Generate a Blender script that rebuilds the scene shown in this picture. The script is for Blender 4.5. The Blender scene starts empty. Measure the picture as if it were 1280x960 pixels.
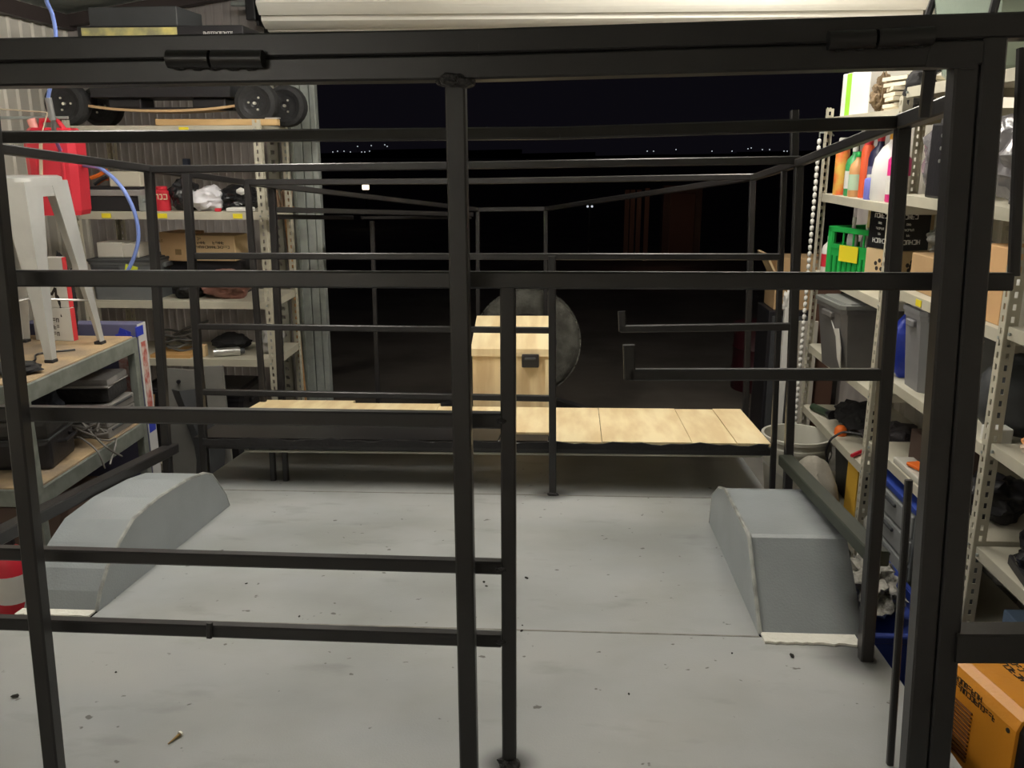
import bpy, bmesh, math, random
from mathutils import Vector, Matrix, noise
C = bpy.context.scene
COL = C.collection
V = Vector
R = math.radians
rnd = random.Random(7)

# ------------------------------------------------------------------ camera
F, CX, CY, H = 1100.0, 640.0, 480.0, 1.65
PIT = R(14.8)
YAW = math.atan(60 / F * math.cos(PIT))
_rz = Matrix.Rotation(YAW, 3, 'Z')
FW = _rz @ V((0, math.cos(PIT), -math.sin(PIT)))
UP = _rz @ V((0, math.sin(PIT), math.cos(PIT)))
RT = _rz @ V((1, 0, 0))
O = V((0, 0, H))
cd = bpy.data.cameras.new('camera')
cam = bpy.data.objects.new('camera', cd)
COL.objects.link(cam)
cam.matrix_world = Matrix(((RT.x, UP.x, -FW.x, O.x), (RT.y, UP.y, -FW.y, O.y), (RT.z, UP.z, -FW.z, O.z), (0, 0, 0, 1)))
cd.sensor_width = 36
cd.lens = 36 * F / 1280
cd.clip_start = .02
cd.clip_end = 600
C.camera = cam
C.view_settings.view_transform = 'Standard'
C.view_settings.look = 'None'
C.view_settings.exposure = 0.0
C.view_settings.gamma = 1
C.view_settings.use_curve_mapping = False

# ------------------------------------------------------------------ night sky and lamps
w = bpy.data.worlds.new('night')
C.world = w
w.use_nodes = True
w.node_tree.nodes['Background'].inputs[0].default_value = (.45, .40, .62, 1)
w.node_tree.nodes['Background'].inputs[1].default_value = .007


def lamp(loc, size, power, col=(1, .925, .82), rz=0.0, sy=.08, tilt=0.0):
    l = bpy.data.lights.new('tube_light', 'AREA')
    l.shape = 'RECTANGLE'
    l.size = size
    l.size_y = sy
    l.energy = power
    l.color = col
    o = bpy.data.objects.new('tube_light', l)
    COL.objects.link(o)
    o.location = loc
    o.rotation_euler = (tilt, 0, rz)
    return o


LAMPS = [((.70, 3.62, 2.70), 1.5, 18, R(50)), ((-1.2, 2.75, 2.44), 1.5, 8, R(75)), ((-1.6, -1.7, 2.36), 1.5, 8, R(90))]
for lo, sz, pw, lr in LAMPS:
    lamp(V(lo) - V((0, 0, .075)), sz, pw, rz=lr)


def ray(x, y):
    return FW + RT * ((x - CX) / F) - UP * ((y - CY) / F)


def at(x, y, X=None, Y=None, Z=None):
    d = ray(x, y)
    t = X / d.x if X is not None else Y / d.y if Y is not None else (Z - H) / d.z
    return O + d * t


# the trailer's own axes: its nose is down on the jockey wheel
TY = ray(722, 281).normalized()
TX = -ray(-11500, 281 - .006 * (-11500 - 722))
TX = (TX - TX.dot(TY) * TY).normalized()
TZ = TX.cross(TY)


def tat(x, y, X=None, Y=None, Z=None):
    d = ray(x, y)
    l = V((d.dot(TX), d.dot(TY), d.dot(TZ)))
    t = X / l.x if X is not None else Y / l.y if Y is not None else Z / l.z
    return l * t


# ------------------------------------------------------------------ materials
MATS = {}


def mat(name, col, rough=.6, metal=0.0, var=.0, scale=8.0, bump=0.0, bscale=60.0, emit=0.0, col2=None, trans=0.0, alpha=1.0,
        stretch=None, spec=.5, det=4.0, coat=0.0, ior=1.45):
    if name in MATS:
        return MATS[name]
    m = bpy.data.materials.new(name)
    m.use_nodes = True
    nt = m.node_tree
    b = nt.nodes['Principled BSDF']
    c4 = (*col, 1)
    b.inputs['Base Color'].default_value = c4
    b.inputs['Roughness'].default_value = rough
    b.inputs['Metallic'].default_value = metal
    b.inputs['Specular IOR Level'].default_value = spec
    b.inputs['Transmission Weight'].default_value = trans
    b.inputs['Coat Weight'].default_value = coat
    b.inputs['IOR'].default_value = ior
    b.inputs['Alpha'].default_value = alpha
    if emit:
        b.inputs['Emission Color'].default_value = c4
        b.inputs['Emission Strength'].default_value = emit
    tc = nt.nodes.new('ShaderNodeTexCoord')
    mp = nt.nodes.new('ShaderNodeMapping')
    nt.links.new(tc.outputs['Object'], mp.inputs[0])
    if stretch:
        mp.inputs['Scale'].default_value = stretch
    n = nt.nodes.new('ShaderNodeTexNoise')
    n.inputs['Scale'].default_value = scale
    n.inputs['Detail'].default_value = det
    nt.links.new(mp.outputs[0], n.inputs['Vector'])
    if var or col2:
        if not col2:
            col2 = tuple(max(0, c * (1 - var)) for c in col)
        rp = nt.nodes.new('ShaderNodeValToRGB')
        rp.color_ramp.elements[0].position = .38
        rp.color_ramp.elements[1].position = .62
        rp.color_ramp.elements[0].color = (*col2, 1)
        rp.color_ramp.elements[1].color = c4
        nt.links.new(n.outputs['Fac'], rp.inputs[0])
        nt.links.new(rp.outputs[0], b.inputs['Base Color'])
        m['ramp'] = rp.name
    if bump:
        n2 = nt.nodes.new('ShaderNodeTexNoise')
        n2.inputs['Scale'].default_value = bscale
        nt.links.new(mp.outputs[0], n2.inputs['Vector'])
        bp = nt.nodes.new('ShaderNodeBump')
        bp.inputs['Strength'].default_value = bump
        bp.inputs['Distance'].default_value = .01
        nt.links.new(n2.outputs['Fac'], bp.inputs['Height'])
        nt.links.new(bp.outputs[0], b.inputs['Normal'])
    MATS[name] = m
    return m


M_FRAME = mat('black_primer_steel', (.022, .0205, .021), .36, var=.2, scale=5, bump=.03, bscale=400, spec=.5)
M_WELD = mat('weld_bead_steel', (.028, .026, .027), .5, bump=.8, bscale=160)
M_ZINC = mat('galvanised_steel', (.36, .39, .37), .5, metal=.25, var=.22, scale=14, bump=.05)
M_ZINC2 = mat('galvanised_steel_shelf_beam', (.24, .26, .235), .5, metal=.2, var=.25, scale=20)
M_CREAM = mat('cream_painted_steel', (.55, .52, .42), .5, var=.12, scale=6)
M_CREAM2 = mat('grey_cream_painted_steel', (.46, .45, .38), .5, var=.15, scale=6)
M_BLACK = mat('black_plastic', (.016, .015, .018), .45, bump=.1)
M_RUBBER = mat('black_rubber', (.02, .02, .021), .75, bump=.3, bscale=80)
M_CARD = mat('brown_cardboard', (.50, .33, .17), .85, var=.1, scale=5)
M_CARD2 = mat('pale_cardboard', (.66, .49, .28), .85, var=.08, scale=5)
M_INK = mat('dark_ink', (.03, .022, .018), .8)
M_WINK = mat('white_ink', (.8, .8, .78), .7)
M_WHITE = mat('white_plastic', (.75, .74, .70), .45, var=.05)
M_GREYP = mat('grey_plastic', (.16, .17, .175), .5, var=.12, scale=8)
M_DGREY = mat('dark_grey_plastic', (.055, .058, .062), .55, var=.15)
M_RED = mat('red_plastic', (.62, .03, .05), .4, var=.08)
M_BLUE = mat('blue_plastic', (.02, .05, .30), .45, var=.1)
M_GREEN = mat('green_plastic', (.02, .42, .08), .45, var=.08)
M_YEL = mat('yellow_sticker', (.85, .72, .03), .6)
M_ORANGE = mat('orange_powder_coat', (.83, .33, .03), .42, var=.06, scale=3, bump=.08, bscale=140)
M_ORG = mat('orange_plastic', (.85, .17, .02), .5)
M_CHIP = mat('chipboard', (.46, .33, .19), .8, col2=(.27, .21, .15), scale=7, bump=.2, bscale=100)
M_STOOL = mat('brushed_raw_steel', (.66, .66, .64), .35, metal=.45, var=.12, scale=6, bump=.03)
M_CLOTH = mat('black_cloth', (.02, .019, .02), .95, bump=.5, bscale=40)
M_WOODP = mat('bare_timber', (.48, .27, .11), .7, col2=(.36, .19, .08), scale=5, stretch=(1, 1, 8))

# deck paint: cool grey with pale wear, brown smudges and scuffs
M_DECK = bpy.data.materials.new('grey_deck_paint')
M_DECK.use_nodes = True
nt = M_DECK.node_tree
b = nt.nodes['Principled BSDF']
b.inputs['Roughness'].default_value = .46
tc = nt.nodes.new('ShaderNodeTexCoord')


def nz(scale, det, st=(1, 1, 1)):
    mp = nt.nodes.new('ShaderNodeMapping')
    mp.inputs['Scale'].default_value = st
    nt.links.new(tc.outputs['Object'], mp.inputs[0])
    n = nt.nodes.new('ShaderNodeTexNoise')
    n.inputs['Scale'].default_value = scale
    n.inputs['Detail'].default_value = det
    nt.links.new(mp.outputs[0], n.inputs['Vector'])
    return n


def rampn(src, p0, c0, p1, c1):
    r = nt.nodes.new('ShaderNodeValToRGB')
    r.color_ramp.elements[0].position = p0
    r.color_ramp.elements[1].position = p1
    r.color_ramp.elements[0].color = (*c0, 1)
    r.color_ramp.elements[1].color = (*c1, 1)
    nt.links.new(src.outputs['Fac'], r.inputs[0])
    return r


def mul(a, b_, f=1.0, mode='MULTIPLY'):
    x = nt.nodes.new('ShaderNodeMix')
    x.data_type = 'RGBA'
    x.blend_type = mode
    x.inputs[0].default_value = f
    nt.links.new(a, x.inputs[6])
    nt.links.new(b_, x.inputs[7])
    return x.outputs[2]


base = rampn(nz(1.6, 5, (1, 1.5, 1)), .35, (.355, .375, .385), .65, (.41, .42, .415)).outputs[0]
sm = rampn(nz(2.0, 6, (1, 1.25, 1)), .32, (.80, .79, .745), .58, (1, 1, 1)).outputs[0]
sp = rampn(nz(34, 2), .245, (.35, .33, .30), .285, (1, 1, 1)).outputs[0]
scr = rampn(nz(7, 4, (.8, 1.8, 1)), .27, (.84, .84, .83), .40, (1, 1, 1)).outputs[0]


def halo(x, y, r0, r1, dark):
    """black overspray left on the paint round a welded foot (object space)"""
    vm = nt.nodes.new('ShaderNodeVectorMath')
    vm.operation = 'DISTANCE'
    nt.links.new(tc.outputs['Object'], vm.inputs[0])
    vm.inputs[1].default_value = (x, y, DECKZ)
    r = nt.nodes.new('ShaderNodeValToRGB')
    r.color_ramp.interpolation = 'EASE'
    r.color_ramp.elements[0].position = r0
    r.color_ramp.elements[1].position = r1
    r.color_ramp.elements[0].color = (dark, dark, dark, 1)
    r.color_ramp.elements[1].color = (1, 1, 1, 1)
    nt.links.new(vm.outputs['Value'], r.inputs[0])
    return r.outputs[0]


# heights in the trailer's own object space
_TO = V((-.37, 2.4, -.97))
DECKZ = (O + TX * _TO.x + TY * _TO.y + TZ * _TO.z).z / TZ.z
cc_ = mul(mul(mul(base, sm), sp), scr)
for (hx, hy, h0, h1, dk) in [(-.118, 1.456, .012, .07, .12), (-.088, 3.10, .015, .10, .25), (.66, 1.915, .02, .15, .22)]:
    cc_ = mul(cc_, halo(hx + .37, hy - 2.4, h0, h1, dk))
nt.links.new(cc_, b.inputs['Base Color'])
n2 = nz(220, 2)
bp = nt.nodes.new('ShaderNodeBump')
bp.inputs['Strength'].default_value = .12
bp.inputs['Distance'].default_value = .004
nt.links.new(n2.outputs['Fac'], bp.inputs['Height'])
nt.links.new(bp.outputs[0], b.inputs['Normal'])
M_ARCH = mat('grey_arch_paint', (.33, .36, .375), .36, var=.14, scale=4, bump=.1, bscale=180)


def arch_paint(name, sx, x_edge):
    m = M_ARCH.copy()
    m.name = name
    n_ = m.node_tree
    bs = n_.nodes['Principled BSDF']
    src = bs.inputs['Base Color'].links[0].from_socket
    t_ = n_.nodes.new('ShaderNodeTexCoord')
    sx_ = n_.nodes.new('ShaderNodeSeparateXYZ')
    n_.links.new(t_.outputs['Object'], sx_.inputs[0])
    mr = n_.nodes.new('ShaderNodeMapRange')
    mr.interpolation_type = 'SMOOTHSTEP'
    mr.inputs['From Min'].default_value = x_edge - sx * .11
    mr.inputs['From Max'].default_value = x_edge
    n_.links.new(sx_.outputs['X'], mr.inputs['Value'])
    no = n_.nodes.new('ShaderNodeTexNoise')
    no.inputs['Scale'].default_value = 6
    n_.links.new(t_.outputs['Object'], no.inputs['Vector'])
    ma = n_.nodes.new('ShaderNodeMath')
    ma.operation = 'MULTIPLY'
    ma.use_clamp = True
    n_.links.new(mr.outputs[0], ma.inputs[0])
    n_.links.new(no.outputs['Fac'], ma.inputs[1])
    m2 = n_.nodes.new('ShaderNodeMath')
    m2.operation = 'MULTIPLY'
    m2.use_clamp = True
    m2.inputs[1].default_value = 1.7
    n_.links.new(ma.outputs[0], m2.inputs[0])
    mx = n_.nodes.new('ShaderNodeMix')
    mx.data_type = 'RGBA'
    n_.links.new(m2.outputs[0], mx.inputs[0])
    n_.links.new(src, mx.inputs[6])
    mx.inputs[7].default_value = (.03, .03, .032, 1)
    n_.links.new(mx.outputs[2], bs.inputs['Base Color'])
    return m


M_ARCHR = arch_paint('grey_arch_paint_with_overspray', 1, 1.07)
M_RAIL = mat('primer_with_olive_reflection', (.038, .045, .032), .5, var=.2, scale=4)  # black primer with an olive reflection painted into its colour
M_FILL = mat('white_sealant', (.80, .78, .70), .6, bump=.5, bscale=60)
M_PLY = mat('plywood_face', (.93, .78, .49), .55, col2=(.78, .60, .34), scale=3.2, stretch=(5, 1, 1), bump=.05)
M_PLY2 = mat('plywood_box_face', (.90, .71, .42), .6, col2=(.72, .52, .28), scale=3, stretch=(6, 1, 1), bump=.05)


# ------------------------------------------------------------------ mesh helpers
class B:
    def __init__(s):
        s.bm = bmesh.new()

    def _add(s, vs, fs, mx=None):
        bv = [s.bm.verts.new((mx @ V(v)) if mx else V(v)) for v in vs]
        for f in fs:
            try:
                s.bm.faces.new([bv[i] for i in f])
            except ValueError:
                pass
        return s

    def box(s, c, d, rot=None, ch=0.0):
        """box centred on c with sizes d, rotated by euler rot, optional chamfer"""
        mx = Matrix.Translation(V(c))
        if rot:
            from mathutils import Euler
            mx = mx @ Euler(rot).to_matrix().to_4x4()
        x, y, z = d[0] / 2, d[1] / 2, d[2] / 2
        vs = [(-x, -y, -z), (x, -y, -z), (x, y, -z), (-x, y, -z), (-x, -y, z), (x, -y, z), (x, y, z), (-x, y, z)]
        fs = [(0, 3, 2, 1), (4, 5, 6, 7), (0, 1, 5, 4), (1, 2, 6, 5), (2, 3, 7, 6), (3, 0, 4, 7)]
        if not ch:
            return s._add(vs, fs, mx)
        t = bmesh.new()
        bv = [t.verts.new(v) for v in vs]
        for f in fs:
            t.faces.new([bv[i] for i in f])
        bmesh.ops.bevel(t, geom=t.edges[:], offset=ch, segments=2 if ch > .004 else 1, affect='EDGES', profile=.6)
        t.transform(mx)
        s.merge(t)
        return s

    def merge(s, t):
        me = bpy.data.meshes.new('tmp')
        t.to_mesh(me)
        t.free()
        s.bm.from_mesh(me)
        bpy.data.meshes.remove(me)

    def sq(s, a, b_, wd, ht=None, up=(0, 0, 1), ch=.003):
        """square tube from a to b with chamfered corners"""
        a, b_ = V(a), V(b_)
        ht = ht or wd
        d = (b_ - a).normalized()
        up = V(up)
        if abs(d.dot(up)) > .9:
            up = V((0, 1, 0))
        x = d.cross(up).normalized()
        y = x.cross(d).normalized()
        W, Hh = wd / 2, ht / 2
        c = min(ch, W * .4)
        pr = [(-W + c, -Hh), (W - c, -Hh), (W, -Hh + c), (W, Hh - c), (W - c, Hh), (-W + c, Hh), (-W, Hh - c), (-W, -Hh + c)]
        vs = [a + x * p + y * q for p, q in pr] + [b_ + x * p + y * q for p, q in pr]
        fs = [tuple(range(7, -1, -1)), tuple(range(8, 16))] + [(i, (i + 1) % 8, 8 + (i + 1) % 8, 8 + i) for i in range(8)]
        return s._add(vs, fs)

    def cyl(s, a, b_, r1, r2=None, n=14, cap=True):
        a, b_ = V(a), V(b_)
        r2 = r1 if r2 is None else r2
        d = (b_ - a).normalized()
        up = V((0, 0, 1)) if abs(d.z) < .9 else V((1, 0, 0))
        x = d.cross(up).normalized()
        y = d.cross(x)
        vs = []
        for p, r in ((a, r1), (b_, r2)):
            for i in range(n):
                t = 2 * math.pi * i / n
                vs.append(p + (x * math.cos(t) + y * math.sin(t)) * r)
        fs = [(i, (i + 1) % n, n + (i + 1) % n, n + i) for i in range(n)]
        if cap:
            fs += [tuple(range(n - 1, -1, -1)), tuple(range(n, 2 * n))]
        return s._add(vs, fs)

    def tube(s, pts, r, n=8, closed=False):
        pts = [V(p) for p in pts]
        k = len(pts)
        vs = []
        prev = None
        for i, p in enumerate(pts):
            d = (pts[(i + 1) % k] - pts[i - 1]) if closed else (pts[min(i + 1, k - 1)] - pts[max(i - 1, 0)])
            d.normalize()
            if prev is None:
                up = V((0, 0, 1)) if abs(d.z) < .9 else V((1, 0, 0))
                x = d.cross(up).normalized()
            else:
                x = (prev - d * prev.dot(d)).normalized()
            prev = x
            y = d.cross(x)
            for j in range(n):
                t = 2 * math.pi * j / n
                vs.append(p + (x * math.cos(t) + y * math.sin(t)) * r)
        fs = []
        for i in range(k if closed else k - 1):
            q = (i + 1) % k
            for j in range(n):
                fs.append((i * n + j, i * n + (j + 1) % n, q * n + (j + 1) % n, q * n + j))
        if not closed:
            fs += [tuple(range(n - 1, -1, -1)), tuple(range((k - 1) * n, k * n))]
        return s._add(vs, fs)

    def lathe(s, prof, c=(0, 0, 0), n=24, sx=1.0, sy=1.0, axis='Z'):
        vs, fs = [], []
        c = V(c)
        for r, z in prof:
            for j in range(n):
                t = 2 * math.pi * j / n
                p = V((r * math.cos(t) * sx, r * math.sin(t) * sy, z))
                if axis == 'X':
                    p = V((p.z, p.x, p.y))
                if axis == 'Y':
                    p = V((p.x, p.z, p.y))
                vs.append(c + p)
        for i in range(len(prof) - 1):
            for j in range(n):
                fs.append((i * n + j, i * n + (j + 1) % n, (i + 1) * n + (j + 1) % n, (i + 1) * n + j))
        if prof[0][0] > 1e-4:
            fs.append(tuple(range(n - 1, -1, -1)))
        if prof[-1][0] > 1e-4:
            fs.append(tuple(range((len(prof) - 1) * n, len(prof) * n)))
        return s._add(vs, fs)

    def prism(s, poly, a, b_, fn):
        """polygon (2D) extruded between a and b; fn(u, v, t) -> point"""
        n = len(poly)
        vs = [fn(u, v, a) for u, v in poly] + [fn(u, v, b_) for u, v in poly]
        fs = [tuple(range(n - 1, -1, -1)), tuple(range(n, 2 * n))] + [(i, (i + 1) % n, n + (i + 1) % n, n + i) for i in range(n)]
        return s._add(vs, fs)

    def loft(s, secs, cap=True):
        n = len(secs[0])
        vs = [p for q in secs for p in q]
        fs = []
        for i in range(len(secs) - 1):
            for j in range(n):
                fs.append((i * n + j, i * n + (j + 1) % n, (i + 1) * n + (j + 1) % n, (i + 1) * n + j))
        if cap:
            fs += [tuple(range(n - 1, -1, -1)), tuple(range((len(secs) - 1) * n, len(secs) * n))]
        return s._add(vs, fs)

    def blob(s, c, d, amp=.25, fr=2.0, seed=0, sub=3, flat=True):
        t = bmesh.new()
        bmesh.ops.create_icosphere(t, subdivisions=sub, radius=1)
        for v in t.verts:
            p = v.co.copy()
            k = 1 + amp * .7 * noise.noise(p * fr * .7 + V((seed * 3.1, seed, 0))) + amp * .22 * noise.noise(p * fr * 2.0 + V((0, seed * 2.3, 9)))
            ridg = 1 - abs(noise.noise(p * fr * .9 + V((5, 0, seed)))) * amp * .9
            v.co = V((p.x * d[0] / 2, p.y * d[1] / 2, p.z * d[2] / 2)) * k * ridg
        lo = min(v.co.z for v in t.verts)
        for v in t.verts:
            v.co.z -= lo
            if flat:
                v.co.z = max(0, v.co.z - d[2] * .10)
        t.transform(Matrix.Translation(V(c)))
        s.merge(t)
        return s


def obj(name, b_, m, parent=None, smooth=False, label=None):
    bm = b_.bm if isinstance(b_, B) else b_
    bmesh.ops.recalc_face_normals(bm, faces=bm.faces[:])
    me = bpy.data.meshes.new(name)
    if smooth:
        for f in bm.faces:
            f.smooth = True
    bm.to_mesh(me)
    bm.free()
    me.materials.append(m)
    if smooth:
        try:
            me.set_sharp_from_angle(angle=R(48))
        except Exception:
            pass
    o = bpy.data.objects.new(name, me)
    COL.objects.link(o)
    if parent:
        o.parent = parent
    if label:
        o['label'] = label
    return o


def thing(name, label, cat, loc=(0, 0, 0), rz=0.0, group=None):
    o = bpy.data.objects.new(name, None)
    o.empty_display_size = .05
    COL.objects.link(o)
    o.location = loc
    o.rotation_euler = (0, 0, rz)
    o['label'] = label
    o['category'] = cat
    if group:
        o['group'] = group
    return o


def tag(o, label, cat, group=None, loc=None, rz=None):
    o['label'] = label
    o['category'] = cat
    if group:
        o['group'] = group
    if loc is not None:
        o.location = loc
    if rz is not None:
        o.rotation_euler = (0, 0, rz)
    return o


def struct(name, b_, m, parent=None, smooth=False):
    o = obj(name, b_, m, parent, smooth)
    o['kind'] = 'structure'
    return o


def dup(root, loc, rz=None, label=None, group=None):
    r = root.copy()
    COL.objects.link(r)
    r.location = loc
    if rz is not None:
        r.rotation_euler = (0, 0, rz)
    if label:
        r['label'] = label
    if group:
        r['group'] = group
    for ch in list(root.children):
        c = ch.copy()
        COL.objects.link(c)
        c.parent = r
        for g in list(ch.children):
            d = g.copy()
            COL.objects.link(d)
            d.parent = c
    return r


# ------------------------------------------------------------------ the garage
XL, XR, YB, YF = -2.65, 1.76, 4.92, -2.6
ZL, ZR = 2.36, 3.02


def zroof(x):
    return ZL + (ZR - ZL) * (x - XL) / (XR - XL)


M_CONC = mat('concrete_floor', (.20, .19, .17), .85, var=.25, scale=3, bump=.2)
M_WALL = mat('white_wall_cladding', (.78, .74, .66), .5, var=.08, scale=2)
M_WALLB = mat('grey_back_cladding', (.42, .385, .37), .55, var=.15, scale=6, stretch=(6, 1, 1))
M_ROOF = mat('foil_roof_lining', (.42, .47, .43), .5, var=.2, scale=12, bump=.5, bscale=20)
M_PURL = mat('dark_purlin_steel', (.055, .042, .040), .6)
M_GROUND = mat('dark_yard_ground', (.10, .085, .07), .95, var=.4, scale=1.5, bump=.5, bscale=8)
M_HILL = mat('night_hills', (.01, .012, .012), 1)

b_ = B()
b_.box(((XL + XR) / 2, (YF + YB) / 2, -.05), (XR - XL + .2, YB - YF + .2, .1))
struct('floor', b_, M_CONC)
# walls of ribbed sheet, ribs are real folds


def ribbed(fn, length, pitch, top, depth=.025, duty=.28):
    """fn(u, d, z): u along wall, d into the room"""
    b2 = B()
    us = []
    n = int(length / pitch)
    for i in range(n + 1):
        u = i * pitch
        us += [(u, 0), (u + pitch * (1 - duty), 0), (u + pitch * (1 - duty) + pitch * .06, depth), (u + pitch - pitch * .06, depth)]
    us = [q for q in us if q[0] <= length] + [(length, 0)]
    vs, fs = [], []
    for u, d in us:
        vs += [fn(u, d, 0), fn(u, d, top(u))]
    for i in range(len(us) - 1):
        fs.append((2 * i, 2 * i + 2, 2 * i + 3, 2 * i + 1))
    return b2._add(vs, fs)


struct('wall_left', ribbed(lambda u, d, z: V((XL + d, YF + u, z)), YB - YF, .10, lambda u: ZL, .012), M_WALL)
struct('wall_right', ribbed(lambda u, d, z: V((XR - d, YF + u, z)), YB - YF, .19, lambda u: ZR, .02), M_WALL)
struct('wall_rear', ribbed(lambda u, d, z: V((XL + u, YF + d, z)), XR - XL, .19, lambda u: zroof(XL + u), .02), M_WALL)
DL, DR, DH = -1.30, 1.60, 2.35
struct('wall_back', ribbed(lambda u, d, z: V((XL + u, YB - d, z)), DL - XL - .02, .045, lambda u: zroof(XL + u), .005), M_WALLB)
b_ = B()
b_.box(((DR + XR) / 2, YB + .01, DH / 2), (XR - DR, .06, DH))
b_.prism([(DL, DH), (XR, DH), (XR, zroof(XR)), (DL, zroof(DL))], YB - .02, YB + .04, lambda u, v, t: V((u, t, v)))
struct('wall_back', b_, M_WALLB)
b_ = B()
b_.prism([(XL - .1, zroof(XL - .1)), (XR + .1, zroof(XR + .1)), (XR + .1, zroof(XR + .1) + .04), (XL - .1, zroof(XL - .1) + .04)], YF - .1, YB + .1, lambda u, v, t: V((u, t, v)))
struct('ceiling', b_, M_ROOF)
b_ = B().box((XL + .035, (YF + YB) / 2, ZL - .05), (.05, YB - YF - .02, .07))
struct('trim_1', b_, M_PURL)
b_ = B().sq((XL + .05, YB - .06, zroof(XL + .05) - .05), (XR - .05, YB - .06, zroof(XR - .05) - .05), .05, .06)
struct('trim_2', b_, M_PURL)
for i, yy in enumerate((3.2, 1.6, 0.0)):
    b_ = B().sq((XL + .08, yy, zroof(XL + .08) - .05), (XR - .05, yy, zroof(XR - .05) - .05), .06, .08)
    struct('trim_%d' % (3 + i), b_, M_PURL)

# galvanised column and door guide beside the opening
t = thing('steel_column', 'galvanised steel column with folded flanges at the left of the door opening', 'column', (-1.36, 4.80, 0))
obj('web', B().box((-.055, 0, 1.16), (.10, .07, 2.32), ch=.004), M_ZINC, t)
obj('flange', B().box((.022, -.022, 1.16), (.045, .03, 2.32), ch=.003), M_ZINC, t)
obj('flange', B().box((-.055, -.044, 1.16), (.018, .018, 2.32), ch=.003), M_ZINC2, t)
obj('guide_channel', B().box((.062, -.010, 1.16), (.03, .06, 2.32), ch=.003), M_ZINC, t)
t = thing('slotted_strut', 'pale slotted steel strut standing between shelf unit and galvanised column', 'strut', (-1.545, 4.84, 0))
b2 = B()
b2.box((-.02, 0, 1.1), (.018, .03, 2.2)).box((.02, 0, 1.1), (.018, .03, 2.2))
for i in range(44):
    b2.box((0, 0, .02 + i * .05), (.024, .03, .03))
obj('slotted_face', b2, M_CREAM2, t)

# rolled up door
M_DOOR = mat('cream_door_steel', (.86, .84, .77), .5, var=.03)
d1 = bpy.data.objects.new('door_1', None)
COL.objects.link(d1)
d1['kind'] = 'structure'
d1.location = (0, 4.68, 2.455)
RC = .22
nsl = 14
for i in range(nsl):
    a0 = 2 * math.pi * i / nsl
    a1 = 2 * math.pi * (i + 1) / nsl - .012
    prof = []
    for k in range(7):
        a = a0 + (a1 - a0) * k / 6
        rr = RC + (.006 if 0 < k < 6 else -.012)
        prof.append((math.cos(a) * rr, math.sin(a) * rr))
    for k in range(6, -1, -1):
        a = a0 + (a1 - a0) * k / 6
        prof.append((math.cos(a) * (RC - .02), math.sin(a) * (RC - .02)))
    n = len(prof)
    vs = [V((-1.47, u, v)) for u, v in prof] + [V((1.70, u, v)) for u, v in prof]
    fs = [(i2, (i2 + 1) % n, n + (i2 + 1) % n, n + i2) for i2 in range(n)]
    fs += [(k, k + 1, n - 2 - k, n - 1 - k) for k in range(6)]
    fs += [(n + k, n + k + 1, 2 * n - 2 - k, 2 * n - 1 - k) for k in range(6)]
    o = obj('slat', B()._add(vs, fs), M_DOOR, d1)
obj('axle', B().cyl((-1.62, 0, 0), (1.74, 0, 0), .028), M_ZINC, d1)
obj('drum_wheel', B().cyl((-1.46, 0, 0), (-1.43, 0, 0), .195, n=28), M_ZINC, d1)
obj('bracket', B().box((-1.53, .10, -.06), (.012, .20, .26)).box((-1.53, .19, -.06), (.06, .012, .30)).box((-1.55, -.02, -.12), (.05, .05, .10), ch=.006), M_BLACK, d1)
obj('tension_bar', B().cyl((-1.65, -.02, -.09), (-1.5, -.02, -.09), .014), M_ZINC, d1)

# fluorescent battens that light the place
M_TUBE = mat('lit_tube', (1, .95, .86), emit=95)
for i, ((lx, ly, lz), sz, pw, lr) in enumerate(LAMPS):
    t = thing('fluorescent_batten', ['fluorescent batten above the front right of the trailer', 'fluorescent batten above the left side of the trailer', 'fluorescent batten behind the camera near the left wall'][i], 'lamp', (lx, ly, zroof(lx) - .002), lr)
    dz = lz - zroof(lx)
    obj('housing', B().box((0, 0, dz + .02), (sz + .06, .09, .05), ch=.005), M_WHITE, t)
    obj('tube', B().cyl((-sz / 2, 0, dz - .03), (sz / 2, 0, dz - .03), .016), M_TUBE, t, True)
    if -dz > .05:
        obj('hanger', B().box((-.4, 0, (dz + .04) / 2), (.02, .02, -dz - .03)).box((.4, 0, (dz + .04) / 2 + .02), (.02, .02, -dz + .06)), M_ZINC, t)

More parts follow.
